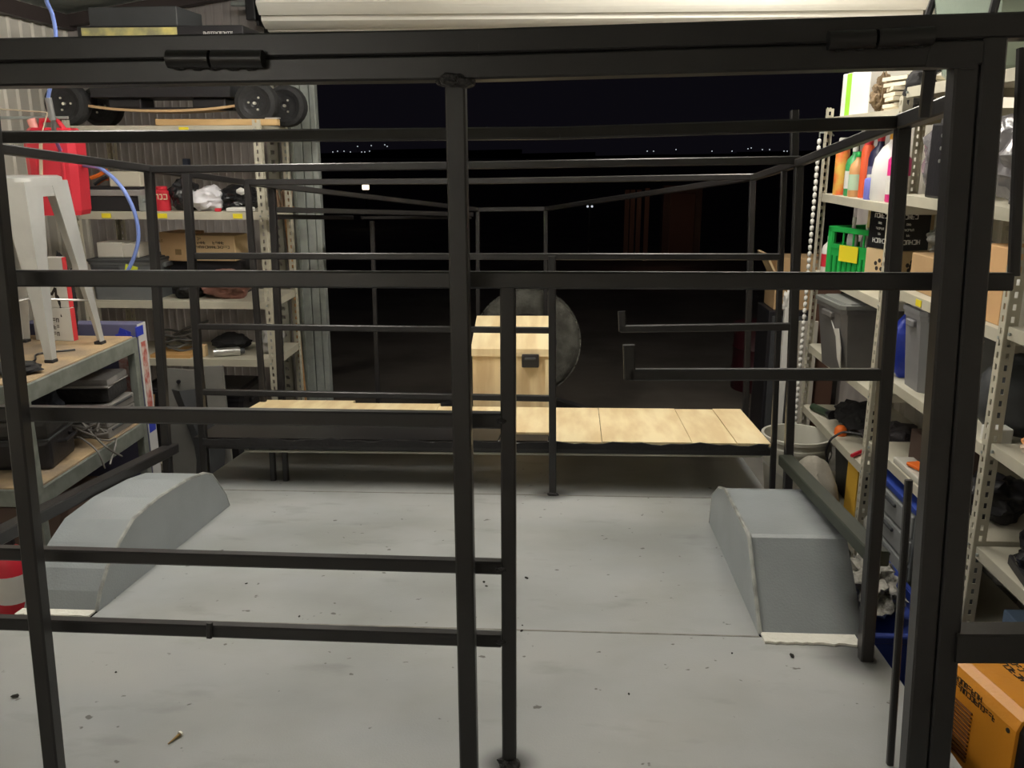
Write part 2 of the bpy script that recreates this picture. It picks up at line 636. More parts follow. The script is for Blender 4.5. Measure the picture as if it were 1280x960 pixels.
# ------------------------------------------------------------------ the yard outside
b_ = B()
b_.box((0, 130, -.06), (400, 250, .08))
struct('ground', b_, M_GROUND)
b_ = B()
for k in range(24):
    x0 = -220 + k * 19
    hgt = 1.2 + 2.0 * noise.noise(V((k * .37, 0, 0)))
    b_.prism([(x0, 0), (x0 + 20, 0), (x0 + 20, max(.3, hgt + .4)), (x0, max(.3, hgt))], 232, 240, lambda u, v, t_: V((u, t_, v)))
struct('hills', b_, M_HILL)
M_GLOW = mat('far_street_lamp', (.85, .92, 1), emit=.7)
M_GLOW2 = mat('warm_window_light', (1, .86, .62), emit=3)
first = None
for (px, py) in [(397, 190), (416, 191), (422, 190), (430, 190), (438, 191), (447, 184), (452, 191), (456, 191), (462, 190), (464, 183), (481, 182), (484, 184), (809, 190), (817, 190), (845, 188), (890, 190), (915, 190), (935, 187), (939, 186), (953, 188), (962, 188), (980, 190), (984, 190)]:
    p = at(px, py - 1, Y=200)
    if True:
        t = thing('street_lamp', 'tiny far street lamp on the night horizon', 'lamp', (p.x, p.y, 0), 0, 'distant street lamps')
        bb = bmesh.new()
        bmesh.ops.create_icosphere(bb, subdivisions=1, radius=.13)
        bmesh.ops.translate(bb, verts=bb.verts, vec=(0, 0, p.z))
        obj('lamp_head', bb, M_GLOW, t)
        obj('pole', B().cyl((0, 0, 0), (0, 0, p.z), .05, n=6), M_BLACK, t)
        first = t
# lit window light and twin lights
p = at(457, 234, Y=20)
t = thing('floodlight', 'bright warm floodlight glowing alone in the dark yard', 'lamp', (p.x, p.y, 0))
obj('post', B().box((0, .03, p.z / 2 - .05), (.05, .05, p.z - .1)), M_BLACK, t)
obj('lit_panel', B().box((0, 0, p.z), (.15, .04, .11), ch=.01), M_GLOW2, t)
p = at(737, 258, Y=15)
t = thing('garden_light', 'low twin white garden light on a stake far out in the yard', 'lamp', (p.x, p.y, 0))
obj('stake', B().box((0, .02, p.z / 2), (.03, .03, p.z)).box((0, .02, p.z), (.09, .02, .02)), M_BLACK, t)
for dx in (-.033, .04):
    obj('lit_head', B().cyl((dx, 0, p.z), (dx, -.02, p.z), .018), M_GLOW, t)
M_POSTW = mat('weathered_post', (.20, .12, .09), .9)
for k, px in enumerate((784, 791, 799, 809)):
    p = at(px, 245, Y=14)
    o = obj('fence_post', B().box((0, 0, .54), (.07, .05, 1.08 + .05 * (k == 3))), M_POSTW)
    tag(o, ['leftmost of the four dim timber posts far out in the yard', 'second from left of the four dim timber posts far out in the yard', 'third from left of the four dim timber posts far out in the yard', 'rightmost and tallest of the four dim timber posts far out in the yard'][k], 'post', 'far fence posts', (p.x, 14, 0))
p = at(855, 255, Y=14.5)
t = thing('garden_shed', 'dim brown shed door far out in the dark yard', 'shed', (p.x, 14.8, 0))
obj('wall', B().box((0, 0, .56), (.62, .3, 1.12)), M_POSTW, t)
obj('door', B().box((0, -.17, .5), (.4, .03, 1.0), ch=.01), mat('shed_door', (.25, .13, .09), .9), t)
l = bpy.data.lights.new('added_yard_glow', 'POINT')  # added point light without a fixture, warms the far posts and shed
l.energy = 1.2
l.color = (1, .6, .4)
l.shadow_soft_size = .1
o = bpy.data.objects.new('added_yard_glow', l)
COL.objects.link(o)
o.location = (1.5, 13.0, .9)

# dark red drum and tall carton beyond the opening
M_DRUM = mat('dark_red_steel', (.035, .004, .007), .5, var=.2)
p = at(950, 412, Y=6.3)
t = thing('oil_drum', 'dark red steel drum standing outside at the right', 'drum', (p.x + .02, 6.3, -.02))
prof = [(.0, 0), (.20, 0), (.20, .15), (.207, .16), (.20, .17), (.20, .30), (.207, .31), (.20, .32), (.20, .46), (.207, .475), (.19, .47), (0, .46)]
obj('body', B().lathe(prof, n=28), M_DRUM, t, True)
obj('bung', B().cyl((.1, 0, .46), (.1, 0, .485), .03), M_BLACK, t)

t = thing('steel_locker', 'low black locker just outside the right door edge', 'locker', (1.42, 5.25, -.02))
obj('body', B().box((0, 0, .39), (.40, .30, .78), ch=.006), M_BLACK, t)
obj('door', B().box((0, -.155, .39), (.36, .01, .72), ch=.003), M_DGREY, t)
t = thing('open_carton', 'brown carton with an open flap standing on the low black locker outside', 'box', (1.42, 5.25, -.02))
obj('body', B().box((0, 0, .93), (.34, .25, .30), ch=.004), M_CARD, t)
obj('flap', B().box((-.20, -.04, 1.035), (.012, .22, .16), rot=(0, R(-28), 0)), M_CARD2, t)
t = thing('wrapped_pole', 'pale upright pole with crumpled plastic tied round its top', 'pole', (1.232, 4.74, 0))
obj('pole', B().box((0, 0, .42), (.035, .035, .84), ch=.003), M_WHITE, t)
obj('plastic_wrap', B().blob((0, 0, .80), (.06, .06, .15), .5, 3, 4, flat=False), M_WHITE, t)
t = thing('leaning_board', 'pale grey offcut board leaning at the right of the opening', 'board', (1.36, 4.78, 0))
obj('board', B().box((0, 0, .38), (.10, .02, .76)), mat('pale_board', (.42, .39, .34), .7), t)
t = thing('hardboard_sheet', 'dark brown hardboard standing beside the door jamb', 'board', (1.43, 4.83, 0))
obj('board', B().box((.02, 0, .475), (.16, .02, .95)), mat('hardboard', (.09, .045, .03), .7), t)
b_ = B().box((1.40, 4.84, .001 + .012), (.01, .01, .02))
b_.bm.free()

# ------------------------------------------------------------------ the trailer
TO = V((-.37, 2.4, -.97))     # local origin of the trailer root (deck level)
tw = O + TX * TO.x + TY * TO.y + TZ * TO.z
# root Empty at the floor under the deck
dn = tw.z / TZ.z
TO2 = TO - V((0, 0, dn))
tw2 = O + TX * TO2.x + TY * TO2.y + TZ * TO2.z
trailer = bpy.data.objects.new('box_trailer', None)
COL.objects.link(trailer)
trailer.matrix_world = Matrix(((TX.x, TY.x, TZ.x, tw2.x), (TX.y, TY.y, TZ.y, tw2.y), (TX.z, TY.z, TZ.z, tw2.z), (0, 0, 0, 1)))
trailer['label'] = 'box trailer with grey deck and black welded square tube cage filling the garage'
trailer['category'] = 'trailer'


def L(p):
    return V(p) - TO2


def bar(name, a, b2, wd=.025, ht=None, m=None, label=None, up=(0, 0, 1), parent=None):
    return obj(name, B().sq(L(a), L(b2), wd, ht, up), m or M_FRAME, parent or trailer, label=label)


def pbar(name, p1, p2, Y1, Y2=None, wd=.025, **k):
    return bar(name, tat(*p1, Y=Y1), tat(*p2, Y=Y2 if Y2 is not None else Y1), wd, **k)


def weld(p, r=.02, s=0, par=None):
    q = L(p)
    return obj('weld_bead', B().blob((q.x, q.y, q.z - r * .5), (r * 2.2, r * 1.6, r), .5, 4, s, 2, False), M_WELD, par or trailer)


TL, TR, ZD, ZT = -1.45, .70, -.97, .195
AL, AR = -1.22, .44
# deck plates (three, joints between), the middle one notched round the wheel arches
for (y0, y1, pl) in [(.55, 1.995, None), (1.999, 3.085, 1), (3.089, 3.92, None)]:
    b2 = B()
    if pl:
        poly = [(AL, y0), (AR, y0), (AR, 2.82), (TR, 2.82), (TR, y1), (TL, y1), (TL, 2.90), (AL, 2.90)]
    else:
        poly = [(TL, y0), (TR, y0), (TR, y1), (TL, y1)]
    b2.prism(poly, ZD - .004, ZD, lambda u, v, t_: L((u, v, t_)))
    obj('deck_plate', b2, M_DECK, trailer)
obj('weld_seam', B().box(L(((AL + AR) / 2, 1.997, ZD - .001)), (AR - AL, .006, .004)), mat('pale_seam', (.30, .29, .26), .6, var=.3, scale=30), trailer)
obj('weld_seam', B().box(L(((AL + AR) / 2, 3.087, ZD - .001)), (TR - TL, .006, .004)), MATS['pale_seam'], trailer)
# chassis under the deck
M_CH = mat('chassis_black', (.02, .02, .02), .6)
for xx in (TL + .02, TR - .02):
    if True:
        obj('chassis_rail', B().box(L((xx, 1.265, ZD - .035)), (.04, 1.45, .06)), M_CH, trailer)
        obj('chassis_rail', B().box(L((xx, 3.41, ZD - .035)), (.04, 1.0, .06)), M_CH, trailer)
for yy in (.62, 1.3, 1.93, 2.98, 3.5, 3.88):
    obj('cross_member', B().box(L(((TL + TR) / 2, yy, ZD - .035)), (TR - TL - .09, .04, .06)), M_CH, trailer)
for xx in (AL + .03, AR - .03):
    obj('chassis_rail', B().box(L((xx, 2.45, ZD - .035)), (.04, .98, .06)), M_CH, trailer)


# wheel arches: pressed side wall and top skin
def arch(x_in, x_out, prof, name):
    a = obj(name, B().prism(prof, x_in, x_out, lambda u, v, t_: L((t_, u, v))), M_ARCHR if x_out > x_in else M_ARCH, trailer)
    sx = 1 if x_out > x_in else -1
    # raised weld edge along the inner rim
    pts = [L((x_in + sx * .004, u, v + .001)) for u, v in prof]
    obj('rim_bead', B().tube(pts, .0055, 6), mat('arch_edge', (.42, .43, .41), .35, var=.5, scale=22), a, True)
    return a


ra = arch(AR, TR - .012, [(2.008, ZD), (2.186, -.79), (2.20, -.785), (2.56, -.778), (2.665, -.805), (2.78, -.865), (2.815, ZD)], 'wheel_arch')
la = arch(AL, TL + .03, [(2.035, ZD), (2.06, -.925), (2.10, -.88), (2.17, -.835), (2.25, -.797), (2.40, -.782), (2.60, -.786), (2.72, -.80), (2.78, -.822), (2.88, -.92), (2.905, ZD)], 'wheel_arch')
# white sealant at the foot of the arches


def strip(x0, x1, yc, wd, par):
    n = 18
    lo = [(x0 + (x1 - x0) * k / n, yc - wd * rnd.uniform(.4, .6)) for k in range(n + 1)]
    hi = [(x0 + (x1 - x0) * k / n, yc + wd * .5) for k in range(n, -1, -1)]
    obj('sealant_strip', B().prism(lo + hi, ZD + .0005, ZD + .006, lambda u, v, t_: L((u, v, t_))), M_FILL, par)


strip(AR + .005, TR - .035, 1.985, .050, ra)
strip(TL + .03, AL - .005, 2.015, .035, la)

# wheels below the arches
for sx in (-1, 1):
    cx = TL + .13 if sx < 0 else TR - .145
    # wheel centre height so that the tyre stands on the floor
    base = O + TX * cx + TY * 2.42 + TZ * ZD
    cz = ZD - (base.z - .285) / TZ.z
    wo = obj('road_wheel', B().lathe([(.10, -.05), (.19, -.075), (.275, -.08), (.285, -.06), (.285, .06), (.275, .08), (.19, .075), (.10, .05)], L((cx, 2.42, cz)), 32, axis='X'), M_RUBBER, trailer, True)
    obj('rim', B().lathe([(.0, -.03), (.10, -.04), (.17, -.06), (.17, .06), (.10, .04), (0, .03)], L((cx, 2.42, cz)), 24, axis='X'), M_ZINC, wo, True)
obj('axle', B().sq(L((TL + .2, 2.42, cz)), L((TR - .2, 2.42, cz)), .045), M_CH, trailer)
for xx in (AL + .03, AR - .03):
    obj('spring', B().box(L((xx, 2.42, (cz + ZD) / 2 - .02)), (.05, .5, .02)).box(L((xx, 2.42, (cz + ZD - .06) / 2)), (.05, .06, abs(ZD - .06 - cz))), M_CH, trailer)

# --- rear door frame (plane A)
YA = 1.38
for a, c in [((-330, 80), (0, 65)), ((0, 65), (600, 54)), ((600, 54), (1290, 33))]:
    pbar('top_rail', a, c, YA, wd=.035)
p = tat(-330, 80, Y=YA)
bar('top_rail', (TL, YA, p.z + .01), (p.x, YA, p.z), .035)
flap_l = V((TL + .05, YA - .003, .235))
for a, c in [((-330, 109), (0, 95)), ((0, 95), (600, 86)), ((600, 86), (1222, 68))]:
    pbar('door_rail', a, c, YA, wd=.035)
bar('door_rail', (TL + .05, YA, tat(-330, 109, Y=YA).z), tat(-330, 109, Y=YA), .035)
pl0 = tat(-25, 90, Y=YA)
bar('door_post', tat(-20, 105, Y=YA), tat(68, 960, Y=YA) + V((0, 0, -.12)), .028)
bar('door_post', tat(570, 102, Y=YA), tat(587, 960, Y=YA) + V((0, 0, -.15)), .03)
weld(tat(568, 100, Y=YA - .015), .022, 1)
weld(tat(580, 103, Y=YA - .015), .018, 2)
weld(tat(556, 103, Y=YA - .01), .014, 3)
bar('door_post', tat(1204, 78, Y=YA), tat(1142, 960, Y=YA) + V((0, 0, -.15)), .034)
bar('rear_post', tat(1239, 50, Y=YA), tat(1170, 960, Y=YA) + V((0, 0, -.15)), .034)
bar('rear_post', (TL, YA, tat(-330, 80, Y=YA).z), (TL, YA, ZD - .06), .034)
bar('rear_post', tat(1279, 60, Y=1.47), tat(1267, 345, Y=1.47), .016)
bar('door_stile', (TL + .05, YA, .22), (TL + .05, YA, ZD - .10), .03)
obj('gusset', B().prism([tuple(tat(x, y, Y=YA - .019).xz) for x, y in [(1165, 54), (1222, 52), (1218, 86), (1157, 84)]], YA - .019, YA - .016, lambda u, v, t_: L((u, t_, v))), M_FRAME, trailer)
bar('lower_bar', tat(1188, 803, Y=YA + .0), tat(1330, 803, Y=YA + .0), .05)
bar('latch_rod', tat(1136, 600, Y=1.50), tat(1110, 990, Y=1.50), .012)
# right-hand short tubes between the side rail and the door head
bar('top_stub', tat(1163, 82, Y=1.47), tat(1156, 140, Y=1.60), .02)
for (x0, x1, yc, dy) in [(210, 329, 73, 0), (1035, 1166, 50, -6)]:
    h = obj('hinge', B().cyl(L(tat(x0, yc + 1, Y=YA - .026)), L(tat(x0 + (x1 - x0) * .44, yc + 1 + dy * .44, Y=YA - .026)), .013, n=14)
            .cyl(L(tat(x0 + (x1 - x0) * .47, yc + 1 + dy * .47, Y=YA - .026)), L(tat(x1, yc + 1 + dy, Y=YA - .026)), .013, n=14), M_FRAME, trailer, True)
    for k in range(5):
        f = .12 + k * .19
        weld(tat(x0 + (x1 - x0) * f, yc + 11 + dy * f, Y=YA - .019), .011, k + x0, h)

# --- gate panel (plane B)
YG = 1.456
bar('gate_bar', tat(-150, 347, Y=YG), tat(1262, 352, Y=YG), .028)
bar('gate_bar', (TL, YG, tat(-150, 347, Y=YG).z), tat(-150, 347, Y=YG), .028)
bar('gate_post', tat(635, 345, Y=YG), tat(637, 955, Y=YG), .0255)
for y0, y1 in [(515, 525), (689, 708), (776, 799)]:
    a = tat(0, y0, Y=YG)
    c = tat(627, y1, Y=YG)
    w_ = .0265 if y0 == 515 else .0235
    bar('gate_bar', (TL, YG, a.z), c, w_)
    weld(c + V((0, -.012, 0)), .010, y0)
weld(tat(637, 953, Y=YG - .01), .022, 9)
bar('gate_post', (TL, YG, -.05), (TL, YG, ZD), .0255)
bar('bar_stop', tat(262, 778, Y=YG - .013), tat(262, 797, Y=YG - .013), .010)

# --- hoops across the deck
Y1 = 1.90
for a, c in [((-104, 172), (300, 170)), ((300, 170), (700, 166.5)), ((700, 166.5), (1130, 153))]:
    pbar('roof_bar', a, c, Y1)
bar('post', tat(1129, 150, Y=Y1), (TR - .044, Y1, ZD), .028)
bar('post', (TR - .03, Y1 + .045, -.742), (TR - .03, Y1 + .045, ZD), .03)
bar('post', (TL, Y1, ZT), (TL, Y1, ZD), .025)
Y2 = 2.96
for a, c in [((183, 212), (600, 206.5)), ((600, 206.5), (1000, 200))]:
    pbar('roof_bar', a, c, Y2)
pbar('post', (186, 210), (211, 600), Y2, wd=.028)
pbar('post', (999, 200), (984, 620), Y2, wd=.028)
pbar('post', (993, 138), (993, 200), Y2 + .05, wd=.025)
pbar('stub_bar', (776, 411), (990, 408), Y2)
pbar('stub_upright', (778, 414), (777, 389), Y2)
pbar('stub_bar', (788, 468), (1106, 468), Y1)
pbar('stub_upright', (787, 474), (786, 431), Y1)
Y3 = 3.15
pbar('roof_bar', (233, 216), (980, 214), 3.20, wd=.012) if False else None
pbar('cross_bar', (245, 320), (975, 321), Y3, wd=.024)
pbar('cross_bar', (248, 408), (690, 413), Y3, wd=.022)
pbar('cross_bar', (252, 490), (690, 498), Y3, wd=.022)
pbar('post', (233, 217), (258, 612), Y3, wd=.028)
pbar('post', (690, 320), (691, 619), 3.10, wd=.026)
weld(tat(691, 618, Y=3.09), .02, 5)
pbar('post', (980, 214), (965, 612), Y3, wd=.02)
Y4 = 3.82
for a, c in [((305, 228), (600, 226.5)), ((600, 226.5), (942, 221))]:
    pbar('roof_bar', a, c, Y4, wd=.025)
pbar('post', (309, 230), (330, 510), Y4)
pbar('post', (941, 223), (931, 540), Y4)
# top side rails
LR = [tat(-400, 130, X=TL), tat(0, 185, X=TL)]
bar('side_rail', (TL, YA, ZT + .01), tat(0, 186, X=TL), .025)
bar('side_rail', tat(0, 186, X=TL), tat(185, 211, X=TL), .025)
bar('side_rail', tat(185, 211, X=TL), tat(306, 228, X=TL), .025)
bar('side_rail', tat(1000, 203, X=TR), tat(942, 222, X=TR + .02), .025)
bar('side_rail', tat(1131, 152, Y=Y1), tat(1000, 203, X=TR), .024)
bar('side_rail', tat(1129, 152, Y=Y1), tat(1180, 134, Y=1.66), .03)
bar('side_rail', tat(1180, 134, Y=1.66), tat(1240, 112, Y=1.42), .03)
# lower side rails
bar('lower_side_rail', (TL, YA, -.755), tat(60, 638, X=TL), .045, .035)
bar('lower_side_rail', tat(60, 638, X=TL), tat(216, 560, X=TL), .045, .035)
bar('lower_side_rail', tat(982, 575, X=TR - .015), (TR - .02, 1.93, -.742), .045, .035, m=M_RAIL, label='lower side rail with an olive reflection painted in')
# nose
N1, N2 = tat(597, 262, Y=5.2), tat(682, 261, Y=5.2)
c1, c2 = tat(306, 228, X=TL), tat(942, 222, Y=Y4)
bar('nose_rail', c1, N1, .025)
bar('nose_rail', c2, N2, .025)
bar('nose_bar', N1, N2, .026)
zb = -1.03
bar('nose_post', N1, (N1.x - .01, N1.y, zb), .024)
bar('nose_post', N2, (N2.x, N2.y, zb), .024)
bar('nose_post', tat(340, 236, Y=4.0), (tat(352, 500, Y=4.0).x, 4.0, zb), .030)
bar('nose_bar', tat(341, 262, Y=4.0), tat(590, 268, Y=5.15), .025)
bar('nose_bar', tat(347, 271, Y=4.05), tat(440, 272, Y=4.5), .022)
bar('nose_bar', tat(452, 272, Y=4.6), tat(588, 272, Y=5.15), .018)
pm = tat(465, 276, Y=4.62)
bar('nose_post', pm, (pm.x, 4.62, zb), .022)
# drawbar
bar('drawbar', (TL + .02, 3.92, zb), (-.585, 5.2, zb), .05)
bar('drawbar', (TR - .02, 3.92, zb), (-.19, 5.2, zb), .05)
bar('drawbar', (-.59, 5.2, zb), (-.19, 5.2, zb), .05)
bar('drawbar', (-.385, 5.2, zb), (-.385, 6.1, zb), .06)
obj('coupling', B().box(L((-.385, 6.15, zb + .02)), (.08, .2, .08), ch=.012), M_ZINC, trailer)
jb = O + TX * -.30 + TY * 5.85 + TZ * zb
jl = obj('jockey_wheel', B().cyl(L((-.32, 5.85, zb + .25)), L((-.32, 5.85, zb - .02)), .025).cyl(L((-.34, 5.85, zb - (jb.z - .09))), L((-.28, 5.85, zb - (jb.z - .09))), .09, n=20), M_ZINC, trailer, True)
bar('drawbar_plate', (-.46, 3.93, zb), (-.12, 3.93, zb), .05)
bar('drawbar_plate', (-.9, 4.5, zb), (.12, 4.5, zb), .05)
# bench frame
bar('bench_bar', (TL + .03, 3.155, -.812), (TR, 3.155, -.812), .028)
bar('bench_bar', (TL, 3.70, -.806), (TR + .01, 3.70, -.806), .025)
bar('bench_rod', (TL + .18, 3.20, -.848), (TR - .02, 3.20, -.842), .009, m=M_CREAM2, label='pale rod under the bench front')
obj('head_board', B().box(L(((TL + TR) / 2, 3.915, ZD + .05)), (TR - TL, .01, .10)), M_FRAME, trailer)
obj('bench_plate', B().box(L(((TL - .29) / 2, 3.285, -.790)), (-.29 - TL, .25, .008)).box(L((-.195, 3.215, -.790)), (.18, .10, .008)), M_FRAME, trailer, label='black steel plate at the front of the bench')
for xx in (-1.10, -.25, .55):
    bar('bench_bar', (xx, 3.17, -.808), (xx, 3.69, -.808), .02)
for xx in (-1.17, -1.12):
    bar('bench_leg', (xx, 3.22, -.82), (xx, 3.22, ZD), .02)
bar('bench_leg', (TR, 3.69, -.8), (TR, 3.69, ZD), .025)
bar('bench_leg', (TL + .02, 3.69, -.8), (TL + .02, 3.69, ZD), .025)
# spare wheel bracket and spare wheel
bar('wheel_bracket', (-.385, 5.42, zb), (-.385, 5.42, -.55), .04)
sw = obj('spare_wheel', B().lathe([(.17, -.08), (.22, -.105), (.29, -.10), (.318, -.07), (.325, -.03), (.325, .03), (.318, .07), (.29, .10), (.22, .105), (.17, .08)], L((-.30, 5.33, -.70)), 40, axis='Y'), mat('dusty_tyre', (.10, .10, .085), .9, col2=(.055, .052, .045), scale=14, bump=.5, bscale=70), trailer, True, label='dusty spare wheel standing on the drawbar')
obj('rim', B().lathe([(0, -.03), (.09, -.04), (.17, -.085), (.185, -.085), (.185, .07), (.09, .02), (0, .02)], L((-.30, 5.33, -.70)), 30, axis='Y'), M_BLACK, sw, True)
b2 = B()
for k in range(36):
    t_ = 2 * math.pi * k / 36
    b2.box(L((-.30 + math.cos(t_) * .3205, 5.33, -.70 + math.sin(t_) * .3205)), (.009, .14, .045), rot=(0, -t_, 0))
obj('tread', b2, MATS['dusty_tyre'], sw)

# plywood toolbox on the drawbar
yb0, yb1 = 3.955, 4.20
xa, xb2 = -.475, -.118
zt0 = tat(640, 437, Y=yb0).z
zt1 = tat(640, 396, Y=yb1).z
pb = thing('plywood_box', 'bare plywood box with sloped lid and black latch on the drawbar', 'box')
pb.matrix_world = trailer.matrix_world.copy()
zbb = zb + .027
prof = [(yb0, zbb), (yb1, zbb), (yb1, zt1 - .012), (yb0, zt0 - .012)]
obj('body', B().prism(prof, xa, xb2, lambda u, v, t_: L((t_, u, v))), M_PLY2, pb)
prof = [(yb0 - .012, zt0 - .03), (yb0 - .012, zt0 + .004), (yb1 + .01, zt1 + .004), (yb1 + .01, zt1 - .010), (yb0, zt0 - .012), (yb0, zt0 - .03)]
obj('lid', B().prism(prof, xa - .006, xb2 + .006, lambda u, v, t_: L((t_, u, v))), M_PLY, pb)
obj('corner_post', B().box(L((xb2 - .012, yb0 - .006, (zbb + zt0) / 2 - .02)), (.024, .012, zt0 - zbb - .05)), M_PLY, pb)
q = tat(663, 451, Y=yb0 - .02)
lt = obj('latch', B().box(L(q), (.078, .03, .060), ch=.006), M_BLACK, pb, label='black plastic latch')
obj('latch_lever', B().box(L(q + V((0, -.018, .012))), (.05, .01, .012), ch=.002), M_DGREY, lt)

# plywood planks resting on the bench frame
pt = thing('plywood_bench_top', 'bright plywood bench top of side by side boards across the front of the deck', 'bench top')
pt.matrix_world = trailer.matrix_world.copy()
zc = -.786
xs = [TL + .02, -1.0, -.60, -.29, -.10, .095, .42, .58, TR]
for k in range(len(xs) - 1):
    yf = (3.42 if k < 3 else 3.27 if k == 3 else 3.135) + rnd.uniform(-.004, .004)
    yk = 3.86 - .12 * min(1, (xs[k] + 1.45) / .9) + rnd.uniform(-.005, .005)
    x0, x1 = xs[k] + .0012, xs[k + 1] - .0012
    poly = [(x0, yf), (x1, yf), (x1, yk), (x0, yk)]
    o = obj('board', B().prism(poly, zc - .006 + (.001 if k % 2 else 0), zc + .006 + (.0015 if k % 2 else 0), lambda u, v, t_: L((u, v, t_))), M_PLY, pt)
# black paper edging, wavy
b2 = B()
poly = []
N = 60
for k in range(N + 1):
    x = TL + .05 + (TR - .06 - TL) * k / N
    poly.append((x, zc + .004 - .004 * math.sin(k * .8) - .003 * math.sin(k * 2.1)))
poly += [(TR - .02, zc - .018), (TL + .05, zc - .022)]
b2.prism(poly, 3.122, 3.130, lambda u, v, t_: L((u, t_, v)))
obj('edge_strip', b2, M_CLOTH, pt, label='wavy black edging strip')

# swarf and crumbs on the deck
M_CRUMB = mat('dark_crumb', (.02, .018, .016), .9)
i = 0
for (px, py, s_) in [(308, 730, .008), (374, 771, .007), (19, 872, .014), (145, 841, .007), (658, 723, .010), (605, 728, .010), (608, 733, .008), (652, 789, .008), (653, 782, .005), (990, 821, .014), (786, 868, .006), (915, 817, .006)]:
    p = tat(px, py, Z=ZD)
    wq = O + TX * p.x + TY * p.y + TZ * p.z
    o = obj('crumb', B().blob((0, 0, 0), (s_ * 1.5, s_ * .9, s_ * .5), .5, 3, i, 1, False), M_CRUMB)
    tag(o, 'dark crumb of swarf lying on the grey deck', 'crumb', 'crumbs on the deck', wq, rnd.uniform(0, 3))
    i += 1
p = tat(219, 925, Z=ZD)
wq = O + TX * p.x + TY * p.y + TZ * p.z
t = thing('screw', 'small brassy screw lying on the near left deck', 'screw', wq + V((0, 0, .004)), R(70))
obj('shank', B().cyl((-.018, 0, 0), (.012, 0, 0), .0012, .0032, 8), mat('brass', (.35, .24, .10), .35, metal=.8), t)
obj('head', B().cyl((.012, 0, 0), (.016, 0, 0), .0055, .0055, 10), mat('bright_steel', (.8, .78, .7), .3, metal=.7), t)


# ------------------------------------------------------------------ shelving
def strip_with_holes(length, wd=.034, th=.003, pitch=.034, plane='x'):
    """perforated strip along z: two edges and rungs"""
    b2 = B()
    e = wd * .36
    for s_ in (-1, 1):
        c = (s_ * (wd - e) / 2, 0, length / 2)
        b2.box(c if plane == 'x' else (0, c[0], c[2]), (e, th, length) if plane == 'x' else (th, e, length))
    n = int(length / pitch)
    for k in range(n):
        z = pitch * (k + .5) + pitch * .5
        g = wd - 2 * e
        if z > length:
            break
        b2.box((0, 0, z), (g, th, pitch * .5) if plane == 'x' else (th, g, pitch * .5))
    return b2


def shelf_unit(label, x0, x1, y0, y1, levels, top, m=M_CREAM, tags=(), pitch=.034, far=True):
    """upright angles at the corners, folded steel shelves"""
    t = thing('shelving_unit', label, 'shelf', ((x0 + x1) / 2, (y0 + y1) / 2, 0))
    cx, cy = (x0 + x1) / 2, (y0 + y1) / 2
    for xx, sx in ((x0, 1), (x1, -1)):
        for yy, sy in (((y0, 1), (y1, -1)) if far else ((y0, 1),)):
            b2 = B()
            f = strip_with_holes(top, pitch=pitch, plane='x')
            f.bm.transform(Matrix.Translation(V((xx - cx + sx * .017, yy - cy, 0))))
            b2.merge(f.bm)
            f = strip_with_holes(top, pitch=pitch, plane='y')
            f.bm.transform(Matrix.Translation(V((xx - cx, yy - cy + sy * .017, 0))))
            b2.merge(f.bm)
            obj('upright', b2, m, t)
    for z in levels:
        b2 = B()
        W, D = x1 - x0 - .012, y1 - y0 - .012
        b2.box((0, 0, z - .0015), (W, D, .003))
        for s_ in (-1, 1):
            b2.box((0, s_ * (D / 2 - .001), z - .018), (W, .003, .034))
            b2.box((0, s_ * (D / 2 - .008), z - .0345), (W, .014, .002))
            b2.box((s_ * (W / 2 - .001), 0, z - .018), (.003, D, .034))
        s = obj('shelf', b2, m, t)
        for (lv, ax, u) in tags:
            if abs(lv - z) < .01:
                if ax == 'y':
                    obj('price_tag', B().box((u - cx, y0 - cy + .0035, z - .018), (.045, .002, .022)), M_YEL, s, label='yellow price tag')
                else:
                    obj('price_tag', B().box((x0 - cx + .0035, u - cy, z - .018), (.002, .045, .022)), M_YEL, s, label='yellow price tag')
        bb = B()
        for ex in (-1, 1):
            for ey in (-1, 1):
                bb.cyl((ex * (W / 2 - .02), ey * (D / 2 + .003), z - .018), (ex * (W / 2 - .02), ey * (D / 2 + .009), z - .018), .005, n=6)
                bb.cyl((ex * (W / 2 + .003), ey * (D / 2 - .02), z - .018), (ex * (W / 2 + .009), ey * (D / 2 - .02), z - .018), .005, n=6)
        obj('bolt', bb, M_ZINC, s)
    return t


LZ = [1.765, 1.376, .953, .668, .12]
shelf_unit('cream slotted-angle shelf unit against the back wall left of the door', -2.285, -1.365, 4.10, 4.52, LZ, 1.79,
           tags=[(1.765, 'y', -1.72), (1.376, 'y', -2.13), (1.376, 'y', -1.86), (1.376, 'y', -1.50)])
RZ1 = [1.80, 1.46, 1.10, .74, .43, .08]
RZ2 = [1.87, 1.50, 1.17, .835, .55, .08]
RZ3 = [1.87, 1.50, 1.19, .855, .54, .08]
SX0, SX1 = 1.22, 1.66
shelf_unit('cream slotted-angle shelf unit on the right nearest the door chain', SX0, SX1, 3.36, 4.30, RZ1, 1.84)
shelf_unit('middle cream shelf unit on the right holding the grey and blue bins', SX0, SX1, 2.43, 3.358, RZ2, 1.90, tags=[(1.17, 'x', 3.03)], far=False)
shelf_unit('nearest cream shelf unit on the right holding bags above the welder', SX0, SX1, 1.50, 2.428, RZ3, 1.90, far=False)

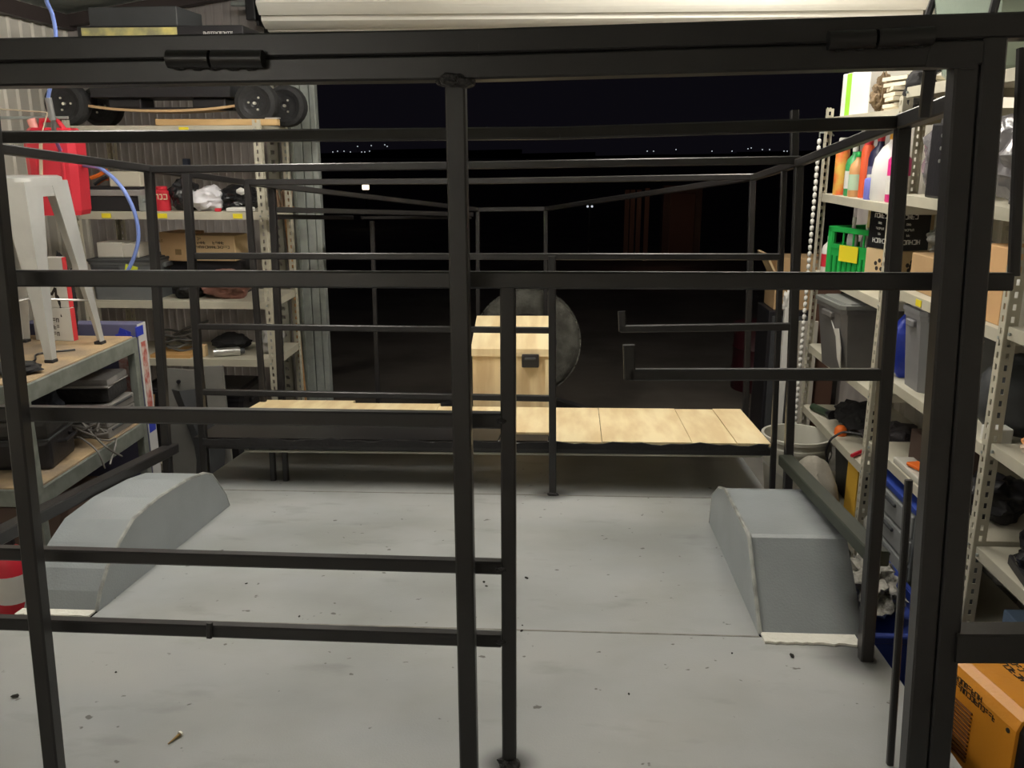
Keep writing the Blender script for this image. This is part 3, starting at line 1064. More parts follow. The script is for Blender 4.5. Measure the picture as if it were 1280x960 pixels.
# door chain
cx_ = at(1008, 375, Y=4.37).x
t = thing('door_chain', 'white bead chain hanging beside the right shelf unit', 'chain', (at(1007, 375, Y=4.37).x, 4.37, 0))
b2 = B()
zz = .3
while zz < 1.72:
    b2.lathe([(.002, -.015), (.0085, -.010), (.010, 0), (.0085, .010), (.002, .015)], (0, 0, zz), 8)
    zz += .031
o = obj('beads', b2, M_WHITE, t, True)
o['kind'] = 'stuff'
obj('hook', B().tube([(.0, 0, 1.715), (.0, 0, 1.735), (.03, -.068, 1.735), (.045, -.068, 1.72)], .004, 6), M_ZINC, t, True)


# ------------------------------------------------------------------ goods builders
def carton(name, label, loc, d, rz=0.0, m=M_CARD, cat='box', group=None, tape=True, marks=None, ch=.003, open_=False):
    t = thing(name, label, cat, loc, rz, group)
    w_, l_, h_ = d
    obj('body', B().box((0, 0, h_ / 2), d, ch=ch), m, t)
    if tape:
        obj('tape', B().box((0, 0, h_ + .0004), (.035, l_ * .995, .0008)).box((0, -l_ / 2 - .0004, h_ - .03), (.035, .0008, .06)), mat('packing_tape', (.55, .45, .28), .3), t)
    if open_:
        obj('flap', B().box((-w_ / 2 - .01, 0, h_ + .02), (.004, l_ * .9, .05), rot=(0, R(-20), 0)), m, t)
    if marks:
        marks(t, d)
    return t


def glyphs(parent, origin, du, dv, nrm, rows, mm, hgt, seed=1, wmax=None):
    """unreadable printed lettering: each row a run of short irregular strokes standing for letters"""
    rr = random.Random(seed)
    b2 = B()
    du, dv, nrm = V(du).normalized(), V(dv).normalized(), V(nrm).normalized()
    for (u0, v0, n, s_) in rows:
        u = u0
        for k in range(n):
            cw = s_ * rr.uniform(.45, .75)
            kind = rr.randint(0, 4)
            o = V(origin) + du * u + dv * v0
            st = s_ * .18

            def seg(a, b3):
                p, q = o + du * a[0] + dv * a[1], o + du * b3[0] + dv * b3[1]
                b2.sq(p + nrm * .0006, q + nrm * .0006, st, .0008, up=nrm, ch=0)
            if kind in (0, 1, 3):
                seg((0, 0), (0, s_))
            if kind in (0, 2, 4):
                seg((0, s_ * .95), (cw, s_ * .95))
            if kind in (0, 1, 2):
                seg((cw, 0), (cw, s_))
            if kind in (1, 3, 4):
                seg((0, s_ * .5), (cw, s_ * .5))
            if kind in (2, 3):
                seg((0, s_ * .05), (cw, s_ * .05))
            u += cw + s_ * .3
    return obj('lettering', b2, mm, parent)


def bin_(name, label, loc, d, rz, m, lid_m=None, cat='storage bin', taper=.88, lid=True, ribs=True):
    t = thing(name, label, cat, loc, rz)
    w_, l_, h_ = d
    k = taper

    def sec(z, f):
        r = .02
        W, Lg = w_ / 2 * f, l_ / 2 * f
        return [V((-W + r, -Lg, z)), V((W - r, -Lg, z)), V((W, -Lg + r, z)), V((W, Lg - r, z)), V((W - r, Lg, z)), V((-W + r, Lg, z)), V((-W, Lg - r, z)), V((-W, -Lg + r, z))]
    obj('tub', B().loft([sec(0, k), sec(h_ * .86, .97), sec(h_ * .86, 1.0), sec(h_ * .92, 1.0)]), m, t)
    if lid:
        o = obj('lid', B().loft([sec(h_ * .925, 1.03), sec(h_ * .98, 1.03), sec(h_ * .985, .98), sec(h_ * .96, .95), sec(h_ * .965, .9), sec(h_, .88)]), lid_m or m, t)
    if ribs:
        for s_ in (-1, 1):
            obj('handle', B().box((s_ * (w_ / 2 * .99), 0, h_ * .80), (.02, l_ * .35, .025), ch=.004), m, t)
    return t


def bottle(label, loc, h, r, m, capm, lab=None, kind=0, cat='bottle', rz=0.0, flat=1.0, group=None):
    t = thing('bottle', label, cat, loc, rz, group)
    if kind == 0:      # tapered shoulder bottle
        prof = [(r * .9, 0), (r, .005), (r, h * .62), (r * .85, h * .72), (r * .35, h * .82), (r * .3, h * .88)]
    elif kind == 1:    # aerosol can
        prof = [(r * .95, 0), (r, .004), (r, h * .80), (r * .8, h * .85), (r * .62, h * .87)]
    else:              # big jug
        prof = [(r * .92, 0), (r, .01), (r, h * .45), (r * .9, h * .62), (r * .55, h * .78), (r * .25, h * .85), (r * .22, h * .89)]
    obj('body', B().lathe(prof, n=20, sy=flat), m, t, True)
    z = prof[-1][1]
    obj('cap', B().lathe([(prof[-1][0] * 1.15, z), (prof[-1][0] * 1.15, h * .985), (prof[-1][0] * .9, h)], n=14), capm, t, True)
    if lab:
        obj('label_band', B().lathe([(r * 1.012, h * .15), (r * 1.012, h * .5)], n=20, sy=flat), lab, t, True)
    if kind == 2:
        obj('handle', B().tube([(0, -r * .3 * flat, h * .84), (0, -r * .8 * flat, h * .80), (0, -r * .98 * flat, h * .62)], .008, 6), m, t, True)
    return t


def bag(name, label, loc, d, m, seed, cat='bag', amp=.35, fr=2.4, extra=None, sub=4, group=None):
    t = thing(name, label, cat, loc, 0, group)
    obj('body', B().blob((0, 0, 0), d, amp, fr, seed, sub), m, t, True)
    if extra:
        extra(t)
    return t


M_BAGB = mat('shiny_black_bag', (.012, .012, .014), .22, bump=.6, bscale=25)
M_BAGW = mat('white_carrier_bag', (.75, .74, .78), .35, bump=.4, bscale=25)
M_BAGG = mat('grey_plastic_sheet', (.22, .21, .22), .25, bump=.8, bscale=18, var=.3, scale=12)
M_LEATH = mat('brown_leather', (.20, .09, .07), .5, bump=.3)
M_TIN = mat('silver_tin', (.6, .6, .58), .3, metal=.8)

# ================= left back shelf unit =================
# top: mountain board with four tyred wheels, timber batten, boxes above
zt = 1.765
mb = thing('mountain_board', 'mountain board with four black tyred wheels and bent timber deck on the top shelf', 'mountain board', (-1.83, 4.25, zt))
WR = .098
for (wx, wy) in ((-.46, -.07), (.435, -.07), (-.43, .19), (.50, .17)):
    wh = obj('wheel', B().lathe([(.055, -.03), (.075, -.042), (.094, -.036), (WR, -.02), (WR, .02), (.094, .036), (.075, .042), (.055, .03)], (wx, wy, WR), 28, axis='Y'), M_RUBBER, mb, True)
    b2 = B().lathe([(0, -.028), (.02, -.034), (.022, -.022), (.055, -.032), (.057, .03), (0, .03)], (wx, wy, WR), 20, axis='Y')
    obj('hub', b2, M_BLACK, wh, True)
    bb = B()
    for k in range(3):
        a = 2 * math.pi * k / 3 + .5 + wx
        bb.cyl((wx + math.cos(a) * .030, wy - .036, WR + math.sin(a) * .030), (wx + math.cos(a) * .030, wy - .024, WR + math.sin(a) * .030), .005, n=8)
    bb.cyl((wx, wy - .045, WR), (wx, wy - .03, WR), .007, n=8)
    obj('bolt', bb, mat('bright_steel', (.8, .78, .7), .3, metal=.7), wh)
for wx in (-.46, .46):
    obj('truck', B().cyl((wx, -.05, WR), (wx, .15, WR), .012).box((wx * .93, .05, WR + .02), (.07, .06, .06), ch=.008), M_BLACK, mb)
pts = []
for k in range(15):
    f = k / 14
    x = -.375 + f * .72
    pts.append((x, .062 + .006 * (2 * f - 1) ** 4 - .0 + .018 * (abs(2 * f - 1) ** 2)))
secs = [[V((x, -.075, z)), V((x, .10, z)), V((x, .10, z + .011)), V((x, -.075, z + .011))] for x, z in pts]
obj('deck', B().loft(secs), mat('bent_ply', (.62, .42, .22), .5, var=.15, scale=4), mb)
obj('binding', B().box((-.20, .02, .102), (.16, .14, .048), ch=.01).box((.2, .02, .102), (.16, .14, .048), ch=.01), M_BLACK, mb)
obj('grip_pad', B().box((0, .02, .078), (.62, .13, .012), ch=.004), M_BLACK, mb)
carton('equipment_case', 'long black case lying across the mountain board on the top shelf', (-1.845, 4.30, zt + .126), (.66, .26, .255), 0, M_BLACK, 'case', tape=False)
def mk(t, d):
    obj('printed_band', B().box((-.14, -d[1] / 2 - .0006, d[2] * .5), (.44, .001, d[2] * .7)), mat('yellow_print', (.75, .66, .22), .6, col2=(.28, .27, .16), scale=9), t)
    glyphs(t, (.2, -d[1] / 2 - .0004, .006), (1, 0, 0), (0, 0, 1), (0, -1, 0), [(0, .004, 14, .011)], M_WINK, .01, 4)
carton('flat_carton', 'flat black carton with yellow printed edge below the black case', (-1.80, 4.28, zt + .382), (.76, .30, .048), 0, M_BLACK, 'box', tape=False, marks=mk)
o = carton('black_case', 'slim matt black case on top of the highest stack on the left shelf', (-1.93, 4.30, zt + .431), (.42, .26, .085), R(-3), M_DGREY, 'case', tape=False)
t = thing('timber_batten', 'short pale timber batten lying on the top left shelf', 'timber', (-1.57, 4.17, zt))
# batten sits in front of the wheels
obj('batten', B().box((0, -.035, .014), (.56, .05, .028), rot=(0, R(0), R(2)), ch=.002), mat('pine_batten', (.62, .42, .20), .7, col2=(.5, .32, .14), scale=5, stretch=(1, 6, 6)), t)
tag(obj('steel_offcut', B().box((0, 0, .004), (.11, .012, .006)), M_TIN), 'thin bright steel offcut on the end of the timber batten', 'offcut', None, (-1.33, 4.14, zt + .028), R(-15))

# shelf 2
z2 = 1.376
t = thing('tool_tray', 'long low grey tool chest on the second left shelf', 'toolbox', (-2.12, 4.24, z2))
obj('body', B().box((0, 0, .035), (.30, .2, .07), ch=.004), M_BLACK, t)
obj('lid', B().box((0, 0, .085), (.31, .21, .03), ch=.005), mat('grey_tool_lid', (.28, .26, .25), .5), t)
obj('tray', B().box((0, 0, .106), (.28, .18, .012), ch=.003), M_BLACK, t)
t = thing('white_carton', 'small cream carton on the grey tool chest', 'box', (-2.06, 4.24, z2 + .112))
obj('body', B().box((0, 0, .035), (.15, .12, .07), ch=.003), mat('cream_card', (.62, .58, .47), .7), t)
t = thing('spring_clamp', 'orange-handled clamp lying on the grey tool chest', 'clamp', (-2.19, 4.20, z2 + .112))
obj('jaw', B().tube([(-.03, 0, .01), (0, 0, .03), (.03, .01, .045)], .008, 6), M_BLACK, t)
obj('handle', B().tube([(-.045, 0, .04), (-.01, 0, .05), (.04, 0, .075)], .010, 6).tube([(-.03, .02, .012), (.01, .02, .035), (.03, .02, .035)], .009, 6), M_ORG, t, True)
t = thing('drill_chuck', 'small grey metal drill press vice at the end of the tool chest', 'vice', (-1.955, 4.15, z2))
obj('body', B().box((0, 0, .02), (.05, .05, .04), ch=.004).box((-.015, 0, .055), (.015, .05, .04)).cyl((-.03, 0, .05), (.04, 0, .05), .006), M_ZINC, t)
t = bottle('round red tin with pale letters on the second left shelf', (-1.89, 4.19, z2), .115, .036, M_RED, M_RED, kind=1, cat='tin')
glyphs(t, (-.022, -.037, .055), (1, 0, 0), (0, 0, 1), (0, -1, 0), [(0, 0, 3, .024)], mat('cream_ink', (.8, .75, .5), .7), .02, 2)
bag('bin_bag', 'shiny black plastic bag bundle between red tin and white bag', (-1.80, 4.24, z2), (.15, .16, .17), M_BAGB, 3)
bag('carrier_bag', 'crumpled white carrier bag on the second left shelf', (-1.68, 4.22, z2), (.19, .18, .13), M_BAGW, 5)
t = bag('black_bundle', 'dark rolled bundle with a white patch behind the white bag', (-1.555, 4.27, z2), (.24, .2, .13), M_BAGB, 8)
obj('patch', B().blob((.055, -.098, .075), (.05, .02, .035), .3, 3, 2, 2, False), M_WHITE, t, label='white patch')
t = thing('red_clip', 'tiny red plastic clip on the second left shelf', 'clip', (-1.605, 4.14, z2))
obj('body', B().box((0, 0, .008), (.028, .02, .016), ch=.003), M_RED, t)
t = thing('white_tray', 'flat cream plastic tray at the right end of the second left shelf', 'tray', (-1.50, 4.15, z2))
obj('body', B().box((0, 0, .010), (.11, .09, .018), ch=.004), M_WHITE, t)
b_ = B().box((0, 0, .12), (.03, .03, .24), ch=.003)
tag(obj('square_tube', b_, mat('blue_grey_steel', (.04, .055, .09), .5)), 'short blue-grey steel tube standing at the back of the second left shelf', 'tube', None, (-1.845, 4.40, z2))

# shelf 3
z3 = .953
t = bin_('storage_bin', 'grey plastic bin with yellow tag on the third left shelf', (-2.10, 4.29, z3), (.33, .34, .20), 0, M_GREYP, M_DGREY, taper=.93)
obj('yellow_tag', B().box((.055, -.1765, .145), (.06, .003, .05), rot=(0, R(15), 0)), mat('lime_tag', (.68, .75, .05), .6), t, label='lime yellow tag')
obj('latch', B().box((-.07, -.172, .155), (.14, .012, .02), ch=.003), M_DGREY, t)
carton('white_carton', 'left pale carton of the pair on the grey bin lid', (-2.17, 4.235, z3 + .20), (.125, .13, .072), R(3), mat('offwhite_card', (.60, .57, .50), .7), tape=False)
carton('white_carton', 'right pale carton of the pair on the grey bin lid', (-2.065, 4.235, z3 + .20), (.075, .12, .066), R(-2), MATS['offwhite_card'], tape=False)
bag('leather_bag', 'brown leather boots and bag heaped on the third left shelf', (-1.63, 4.24, z3), (.26, .22, .15), M_LEATH, 11, amp=.3)
bag('leather_bag', 'dark oily rag heap left of the brown leather on the third shelf', (-1.82, 4.24, z3), (.16, .22, .13), M_CLOTH, 13, amp=.4)
t = thing('dark_crate', 'dark crate behind the leather carrying the printed cartons', 'crate', (-1.78, 4.40, z3))
obj('body', B().box((0, 0, .085), (.40, .16, .17), ch=.004), M_BLACK, t)
def mk1(t, d):
    obj('stamp', B().box((.03, -d[1] / 2 - .0006, .045), (.035, .0008, .028)), mat('brown_stamp', (.22, .14, .06), .8), t)
    glyphs(t, (-.075, -d[1] / 2 - .0004, .09), (1, 0, 0), (0, 0, 1), (0, -1, 0), [(0, 0, 2, .014)], MATS['brown_stamp'], .01, 8)
carton('cardboard_box', 'plain brown carton with a small dark stamp on the third left shelf', (-1.885, 4.36, z3 + .172), (.15, .16, .14), R(-14), M_CARD, tape=False, marks=mk1)
def mk2(t, d):
    glyphs(t, (-.10, -d[1] / 2 - .0004, .05), (1, 0, 0), (0, 0, 1), (0, -1, 0),
           [(.02, .052, 2, .013), (.02, .033, 4, .013), (.10, .033, 5, .013), (0, .012, 17, .0125)], M_INK, .01, 5)
carton('cardboard_box', 'yellowish carton with rows of dark printed characters on the third left shelf', (-1.70, 4.37, z3 + .172), (.225, .16, .125), R(-3), M_CARD2, tape=False, marks=mk2)
# shelf 4
z4 = .668
t = thing('spray_can', 'silver spray can lying on its side on the fourth left shelf', 'can', (-1.63, 4.18, z4 + .022), R(20))
obj('body', B().lathe([(.010, -.075), (.021, -.068), (.022, .05), (.018, .058)], axis='X', n=18), M_TIN, t, True)
obj('cap', B().lathe([(.014, .058), (.014, .075), (.010, .08)], axis='X', n=14), M_DGREY, t, True)
bag('black_cloth', 'black cloth heap behind the silver can', (-1.66, 4.32, z4), (.20, .15, .09), M_CLOTH, 21)
bag('plastic_bag', 'clear grey plastic bag at the right end of the fourth left shelf', (-1.45, 4.30, z4), (.13, .2, .16), mat('milky_plastic', (.30, .29, .28), .3, bump=.6, bscale=25), 23)
t = thing('offcut_board', 'small orange-brown board under a coil of cable on the fourth shelf', 'board', (-1.90, 4.22, z4))
obj('board', B().box((0, 0, .008), (.2, .2, .016)), mat('orange_board', (.55, .32, .12), .7), t)
t = thing('timber_block', 'small square timber block beside the black cloth', 'block', (-1.755, 4.17, z4))
obj('block', B().box((0, 0, .03), (.04, .04, .06), ch=.002), M_CARD2, t)
t = thing('cable_coil', 'tangled grey cable heap on the fourth left shelf', 'cable', (-1.90, 4.26, z4 + .016))
b2 = B()
for k in range(5):
    pts = []
    for j in range(22):
        a = 2 * math.pi * j / 22
        rr = .075 + .012 * math.sin(a * 3 + k)
        pts.append((math.cos(a) * rr, math.sin(a) * rr * .8, .012 + .018 * k + .012 * math.sin(a * 2 + k * 2)))
    b2.tube(pts, .006, 5, True)
b2.tube([(-.05, 0, .06), (.02, 0, .10), (.12, -.06, .14), (.18, -.07, .16)], .006, 5)
obj('loops', b2, mat('grey_cable', (.10, .10, .095), .5), t, True)
# bottom: dark tub and leaning sheets
t = bin_('dark_tub', 'dark tub on the bottom left shelf', (-1.83, 4.30, .12), (.55, .34, .38), 0, M_BLACK)
M_SHEET = mat('scuffed_grey_sheet', (.22, .215, .20), .5, var=.2, scale=5)
for k, (x, yy, hh, ww, rt, lab) in enumerate([(-1.80, 3.98, .64, .16, 3, 'scuffed grey metal panel leaning below the fourth shelf'), (-1.62, 3.97, .66, .09, -2, 'narrow grey metal panel leaning beside the deck front'), (-1.97, 3.96, .52, .035, 5, 'thin dark timber stick leaning behind the bench')]):
    t = thing('sheet_offcut', lab, 'panel', (x, yy, 0))
    m_ = M_SHEET if k < 2 else M_WOODP
    ob = obj('sheet', B().box((0, 0, hh / 2 + .004), (ww, .018, hh), rot=(R(-3), R(rt), 0)), m_, t)
    if k == 0:
        obj('bracket_hole', B().cyl((.0, -.02, hh - .05), (.0, -.008, hh - .05), .009, n=10), M_BLACK, t)
t = thing('car_fender', 'curved dark grey car body panel leaning below the fourth left shelf', 'panel', (-1.72, 3.90, 0))
secs = []
for k in range(9):
    z = .01 + .56 * k / 8
    x = .05 * math.sin(k * .5)
    secs.append([V((x - .05, .0, z)), V((x, -.03, z)), V((x + .06 + .01 * k * (k < 6), 0, z)), V((x + .06, .012, z)), V((x, -.018, z)), V((x - .05, .012, z))])
obj('skin', B().loft(secs), M_DGREY, t, True)

# broom with timber pole
p0 = at(381, 500, Y=4.66)
p1 = at(357, 262, Y=4.66)
d_ = (p1 - p0)
base = p0 - d_ * (p0.z / d_.z)
t = thing('broom', 'upside-down broom with a timber handle leaning beside the galvanised column', 'broom', base)
obj('handle', B().cyl((0, 0, 0), p1 - base, .012, n=10), M_WOODP, t, True)
q = p1 - base
b2 = B()
for k in range(40):
    u = rnd.uniform(-.06, .03)
    b2.cyl((q.x + u, q.y + rnd.uniform(-.02, .02), q.z + .01), (q.x + u * 1.3, q.y + rnd.uniform(-.03, .03), q.z + .09 + rnd.uniform(0, .02)), .004, n=4)
obj('bristles', b2, mat('straw', (.30, .20, .13), .9), t)['kind'] = 'stuff'
obj('head', B().box((q.x - .015, q.y, q.z), (.12, .045, .03), ch=.006), M_WOODP, t)

# red can hanging on the wall side, with pale strap
pj_ = at(72, 205, Y=3.72)
t = thing('jerry_can', 'red plastic jerry can hanging on a pale strap at the left wall', 'can', (pj_.x - .0, 3.72, 1.39), R(6))
hh = .37


def rsec(z, f, fy=1.0):
    W, D, r = .105 * f, .075 * fy, .025
    return [V((-W + r, -D, z)), V((W - r, -D, z)), V((W, -D + r, z)), V((W, D - r, z)), V((W - r, D, z)), V((-W + r, D, z)), V((-W, D - r, z)), V((-W, -D + r, z))]


obj('body', B().loft([rsec(0, .86), rsec(.02, .93), rsec(.16, .98), rsec(.30, 1.0), rsec(.33, .97), rsec(.355, .8, .8)]), M_RED, t)
obj('handle', B().tube([(-.05, 0, .35), (-.045, 0, .385), (.02, 0, .39), (.045, 0, .35)], .011, 8), M_RED, t, True)
obj('neck', B().cyl((-.07, 0, .34), (-.085, 0, .39), .02, .018, 12), mat('pinkish_plastic', (.70, .30, .26), .4), t, True)
obj('rib', B().box((.055, -.078, .15), (.012, .006, .24), ch=.002).box((-.055, -.078, .15), (.012, .006, .24), ch=.002), M_RED, t)
s = thing('strap', 'pale webbing strap hanging down in front of the red can', 'strap', (pj_.x, 3.60, 1.40))
obj('webbing', B().sq((.01, .0, .29), (-.025, -.01, -.02), .014, .003).box((.01, .0, .30), (.045, .006, .014), ch=.002).tube([(.01, 0, .30), (.02, .06, .405), (-.2, .1, .42), (XL - pj_.x + .012, .11, .44)], .003, 5), mat('webbing', (.60, .50, .36), .8), s)
hk = thing('wall_hook', 'steel arm on the left wall carrying the red can', 'hook', (XL + .01, 3.72, 1.786))
obj('arm', B().sq((0, 0, 0), (pj_.x - XL + .06, 0, 0), .012).box((.0, 0, 0), (.012, .06, .08)), M_ZINC, hk)

# blue air hose
hpix = [(55, -30, 3.3), (58, 0, 3.35), (66, 20, 3.4), (70, 50, 3.42), (66, 90, 3.43), (60, 122, 3.45)]
pts = [at(x, y, Y=yy) for x, y, yy in hpix]


def smooth(pts, n=6):
    out = []
    k = len(pts)
    for i in range(k - 1):
        p0_, p1_, p2_, p3_ = pts[max(i - 1, 0)], pts[i], pts[i + 1], pts[min(i + 2, k - 1)]
        for j in range(n):
            t_ = j / n
            out.append(.5 * ((2 * p1_) + (p2_ - p0_) * t_ + (2 * p0_ - 5 * p1_ + 4 * p2_ - p3_) * t_ * t_ + (3 * p1_ - p0_ - 3 * p2_ + p3_) * t_ ** 3))
    out.append(pts[-1])
    return out


M_HOSE = mat('blue_air_hose', (.18, .26, .62), .3)
t = thing('air_hose', 'blue air hose hanging from the ceiling and looping past the red can', 'hose', (pts[0].x, pts[0].y, zroof(pts[0].x)))
oo = V(t.location)
top_ = V((pts[0].x, pts[0].y, zroof(pts[0].x) - .003))
hp = [top_] + pts
obj('hose', B().tube([p - oo for p in smooth(hp)], .0075, 8), M_HOSE, t, True)
obj('fitting', B().cyl(pts[-1] - oo, at(66, 150, Y=3.46) - oo, .013, n=10).cyl(at(66, 146, Y=3.46) - oo, at(68, 168, Y=3.5) - oo, .009, n=8), mat('grey_fitting', (.25, .25, .25), .4, metal=.5), t, True)
h2 = [at(68, 168, Y=3.5), at(74, 185, Y=3.62), at(88, 205, Y=3.86), at(106, 207, Y=3.72), at(128, 212, Y=3.55), at(152, 234, Y=3.5), at(168, 265, Y=3.5), at(173, 295, Y=3.5), at(168, 320, Y=3.5), at(158, 342, Y=3.50), at(152, 352, Y=3.50)]
obj('hose_loop', B().tube([p - oo for p in smooth(h2)], .0078, 8), M_HOSE, t, True)

# ================= workbench on the left =================
BX0, BX1, BY0, BY1 = -2.50, -1.75, 2.70, 3.50
t = thing('workbench', 'low galvanised workbench with chipboard shelves along the left wall', 'workbench', ((BX0 + BX1) / 2, (BY0 + BY1) / 2, 0))
bx, by = (BX1 - BX0), (BY1 - BY0)
for z in (.91, .545):
    o = obj('chipboard_shelf', B().box((0, 0, z - .009), (bx - .02, by - .02, .018), ch=.002), M_CHIP, t)
    for s_ in (-1, 1):
        obj('beam', B().box((s_ * (bx / 2 - .003), 0, z - .036), (.012, by, .062), ch=.003), M_ZINC2, t)
        obj('beam', B().box((0, s_ * (by / 2 - .003), z - .036), (bx - .02, .012, .062), ch=.003), M_ZINC2, t)
for sx in (-1, 1):
    for sy in (-1, 1):
        obj('leg', B().box((sx * (bx / 2 - .014), sy * (by / 2 - .014), .45), (.035, .035, .90), ch=.003), M_ZINC2, t)
# stool
sx_, sy_ = -1.985, 3.185
t = thing('metal_stool', 'brushed steel stool with tapered legs standing on the workbench', 'stool', (sx_, sy_, .91), R(-3))
HS = .655
ft, tp = .172, .118
b2 = B()
secs = []
for z, f in [(HS - .035, tp + .012), (HS - .006, tp + .010), (HS, tp), (HS - .004, tp - .03)]:
    r = .045
    s8 = []
    for (cx, cy, a0) in ((f - r, f - r, 0), (-f + r, f - r, 90), (-f + r, -f + r, 180), (f - r, -f + r, 270)):
        for k in range(4):
            a = R(a0 + k * 30)
            s8.append(V((cx + r * math.cos(a), cy + r * math.sin(a), z)))
    secs.append(s8)
obj('seat', B().loft(secs), M_STOOL, t, True)
for ax in (-1, 1):
    for ay in (-1, 1):
        secs = []
        for k in range(7):
            f = k / 6
            z = .012 + (HS - .03) * (1 - f)
            c = ft + (tp + .008 - ft) * (1 - f) - .0
            c = tp + .010 + (ft - tp - .010) * f
            wd = .074 * (1 - f) ** 1.2 + .028
            secs.append([V((ax * c, ay * c, z)), V((ax * c, ay * (c - wd), z)), V((ax * (c - .004), ay * (c - wd), z)), V((ax * (c - .006), ay * (c - .006), z)), V((ax * (c - wd), ay * (c - .004), z)), V((ax * (c - wd), ay * c, z))])
        lg = obj('leg', B().loft(secs), M_STOOL, t)
        obj('rubber_foot', B().box((ax * (ft - .012), ay * (ft - .012), .006), (.034, .034, .012), ch=.002), M_RUBBER, lg)
zz = .175
cc = ft - .035 * zz / HS * 1.1 - .012
for a, c in [((-1, -1), (1, 1)), ((-1, 1), (1, -1))]:
    obj('brace', B().tube([(a[0] * cc, a[1] * cc, zz), (0, 0, zz + .03), (c[0] * cc, c[1] * cc, zz)], .0045, 6), M_STOOL, t, True)
for a, c in [((1, -1), (1, 1)), ((-1, -1), (-1, 1)), ((-1, -1), (1, -1)), ((-1, 1), (1, 1))]:
    obj('apron', B().box(((a[0] + c[0]) / 2 * (tp + .008), (a[1] + c[1]) / 2 * (tp + .008), HS - .05), (abs(c[0] - a[0]) * tp * .8 + .004, abs(c[1] - a[1]) * tp * .8 + .004, .045)), M_STOOL, t)

# white and red product cartons on the bench


def mkw(t, d):
    w_, l_, h_ = d
    obj('red_edge', B().box((w_ / 2 + .0006, -l_ / 2 + .012, h_ / 2), (.001, .024, h_)).box((w_ / 2 - .008, -l_ / 2 - .0006, h_ / 2), (.016, .001, h_)), mat('red_print', (.62, .04, .05), .6), t)
    glyphs(t, (w_ / 2 + .0004, -l_ / 2 + .04, h_ * .1), (0, 1, 0), (0, 0, 1), (1, 0, 0), [(0, .0, 3, .02), (0, .03, 3, .02), (0, .055, 3, .02)], M_INK, .02, 3)


def carton_red(label, loc, d, rz, seed, big=None):
    t = thing('product_carton', label, 'box', loc, rz)
    w_, l_, h_ = d
    obj('body', B().box((0, 0, h_ / 2), d, ch=.002), M_WHITE, t)
    b2 = B()
    b2.box((w_ / 2 + .0005, 0, h_ / 2), (.001, l_ * .98, h_ * .98))
    obj('red_side', b2, mat('red_print', (.62, .04, .05), .6), t, label='red printed side')
    if big:
        b2 = B()
        y = -l_ / 2 - .0012
        for a, c in big:
            b2.sq((a[0] * w_ / 2, y, a[1] * h_), (c[0] * w_ / 2, y, c[1] * h_), .010, .0008, up=(0, -1, 0), ch=0)
        obj('lettering', b2, M_INK, t)
    glyphs(t, (-w_ / 2 + .012, -l_ / 2 - .0006, h_ * .15), (1, 0, 0), (0, 0, 1), (0, -1, 0), seed, M_INK, .01, 3)
    return t


carton_red('lower white and red carton standing on the bench behind the stool', (-2.03, 3.40, .91), (.17, .028, .135), R(-6), [(.05, .0, 4, .016), (.05, .028, 4, .016), (.05, .056, 4, .016)])
carton_red('middle white and red carton with a large letter M behind the stool', (-2.03, 3.40, 1.046), (.165, .028, .10), R(-5), [(0, -.008, 5, .012)],
           big=[((-.1, .35), (-.1, .8)), ((-.1, .8), (.15, .5)), ((.15, .5), (.4, .8)), ((.4, .8), (.4, .35))])
carton_red('top white and red carton with a red square behind the stool', (-2.035, 3.40, 1.147), (.16, .028, .10), R(-4), [(.04, .045, 4, .014), (.04, .025, 4, .014)])
bag('oily_rag', 'dark oily bag slumped against the top red carton', (-1.99, 3.43, .91), (.08, .09, .36), M_CLOTH, 31)
carton('brown_carton', 'dusty brown carton at the far back of the bench', (-2.30, 3.36, .91), (.24, .22, .36), 0, mat('dusty_card', (.32, .27, .20), .8), tape=True)
t = thing('cable_lead', 'thin black lead lying on the bench under the stool', 'cable', (-1.95, 3.05, .914))
obj('lead', B().tube(smooth([V((-.25, -.06, 0)), V((-.1, -.12, 0)), V((.05, -.05, 0)), V((.0, .08, 0)), V((.1, .16, 0))]), .004, 5), M_BLACK, t, True)
bag('dark_cloth', 'flat dark cloth on the near edge of the bench top', (-1.90, 2.86, .91), (.26, .16, .035), M_CLOTH, 37)

# flat carton standing at the end of the bench
t = thing('flat_pack_carton', 'tall flat carton with blue tape standing at the end of the workbench', 'box', (-2.01, 3.575, 0), R(0))
obj('body', B().box((0, 0, .475), (.50, .075, .95), ch=.003), mat('slate_blue_card', (.13, .13, .23), .8), t)
obj('end_face', B().box((.2505, 0, .475), (.002, .073, .948)), mat('white_card', (.60, .60, .60), .7), t)
obj('printed_label', B().box((.18, -.0385, .70), (.05, .001, .34)).box((.252, 0, .70), (.001, .045, .34)), mat('red_white_label', (.62, .50, .46), .6, col2=(.45, .10, .08), scale=30), t, label='red and white printed strip')
b2 = B()
for k in range(7):
    b2.box((.20 + rnd.uniform(-.03, .03), -.040 - .001 * k, .90 + rnd.uniform(-.03, .02)), (.05, .002, .03), rot=(0, rnd.uniform(-.6, .6), 0))
b2.box((.25, -.02, .92), (.006, .06, .04))
obj('blue_tape', b2, mat('blue_tape', (.03, .05, .45), .5), t)
obj('blue_patch', B().box((.252, 0, .50), (.001, .06, .06)), MATS['blue_tape'], t)

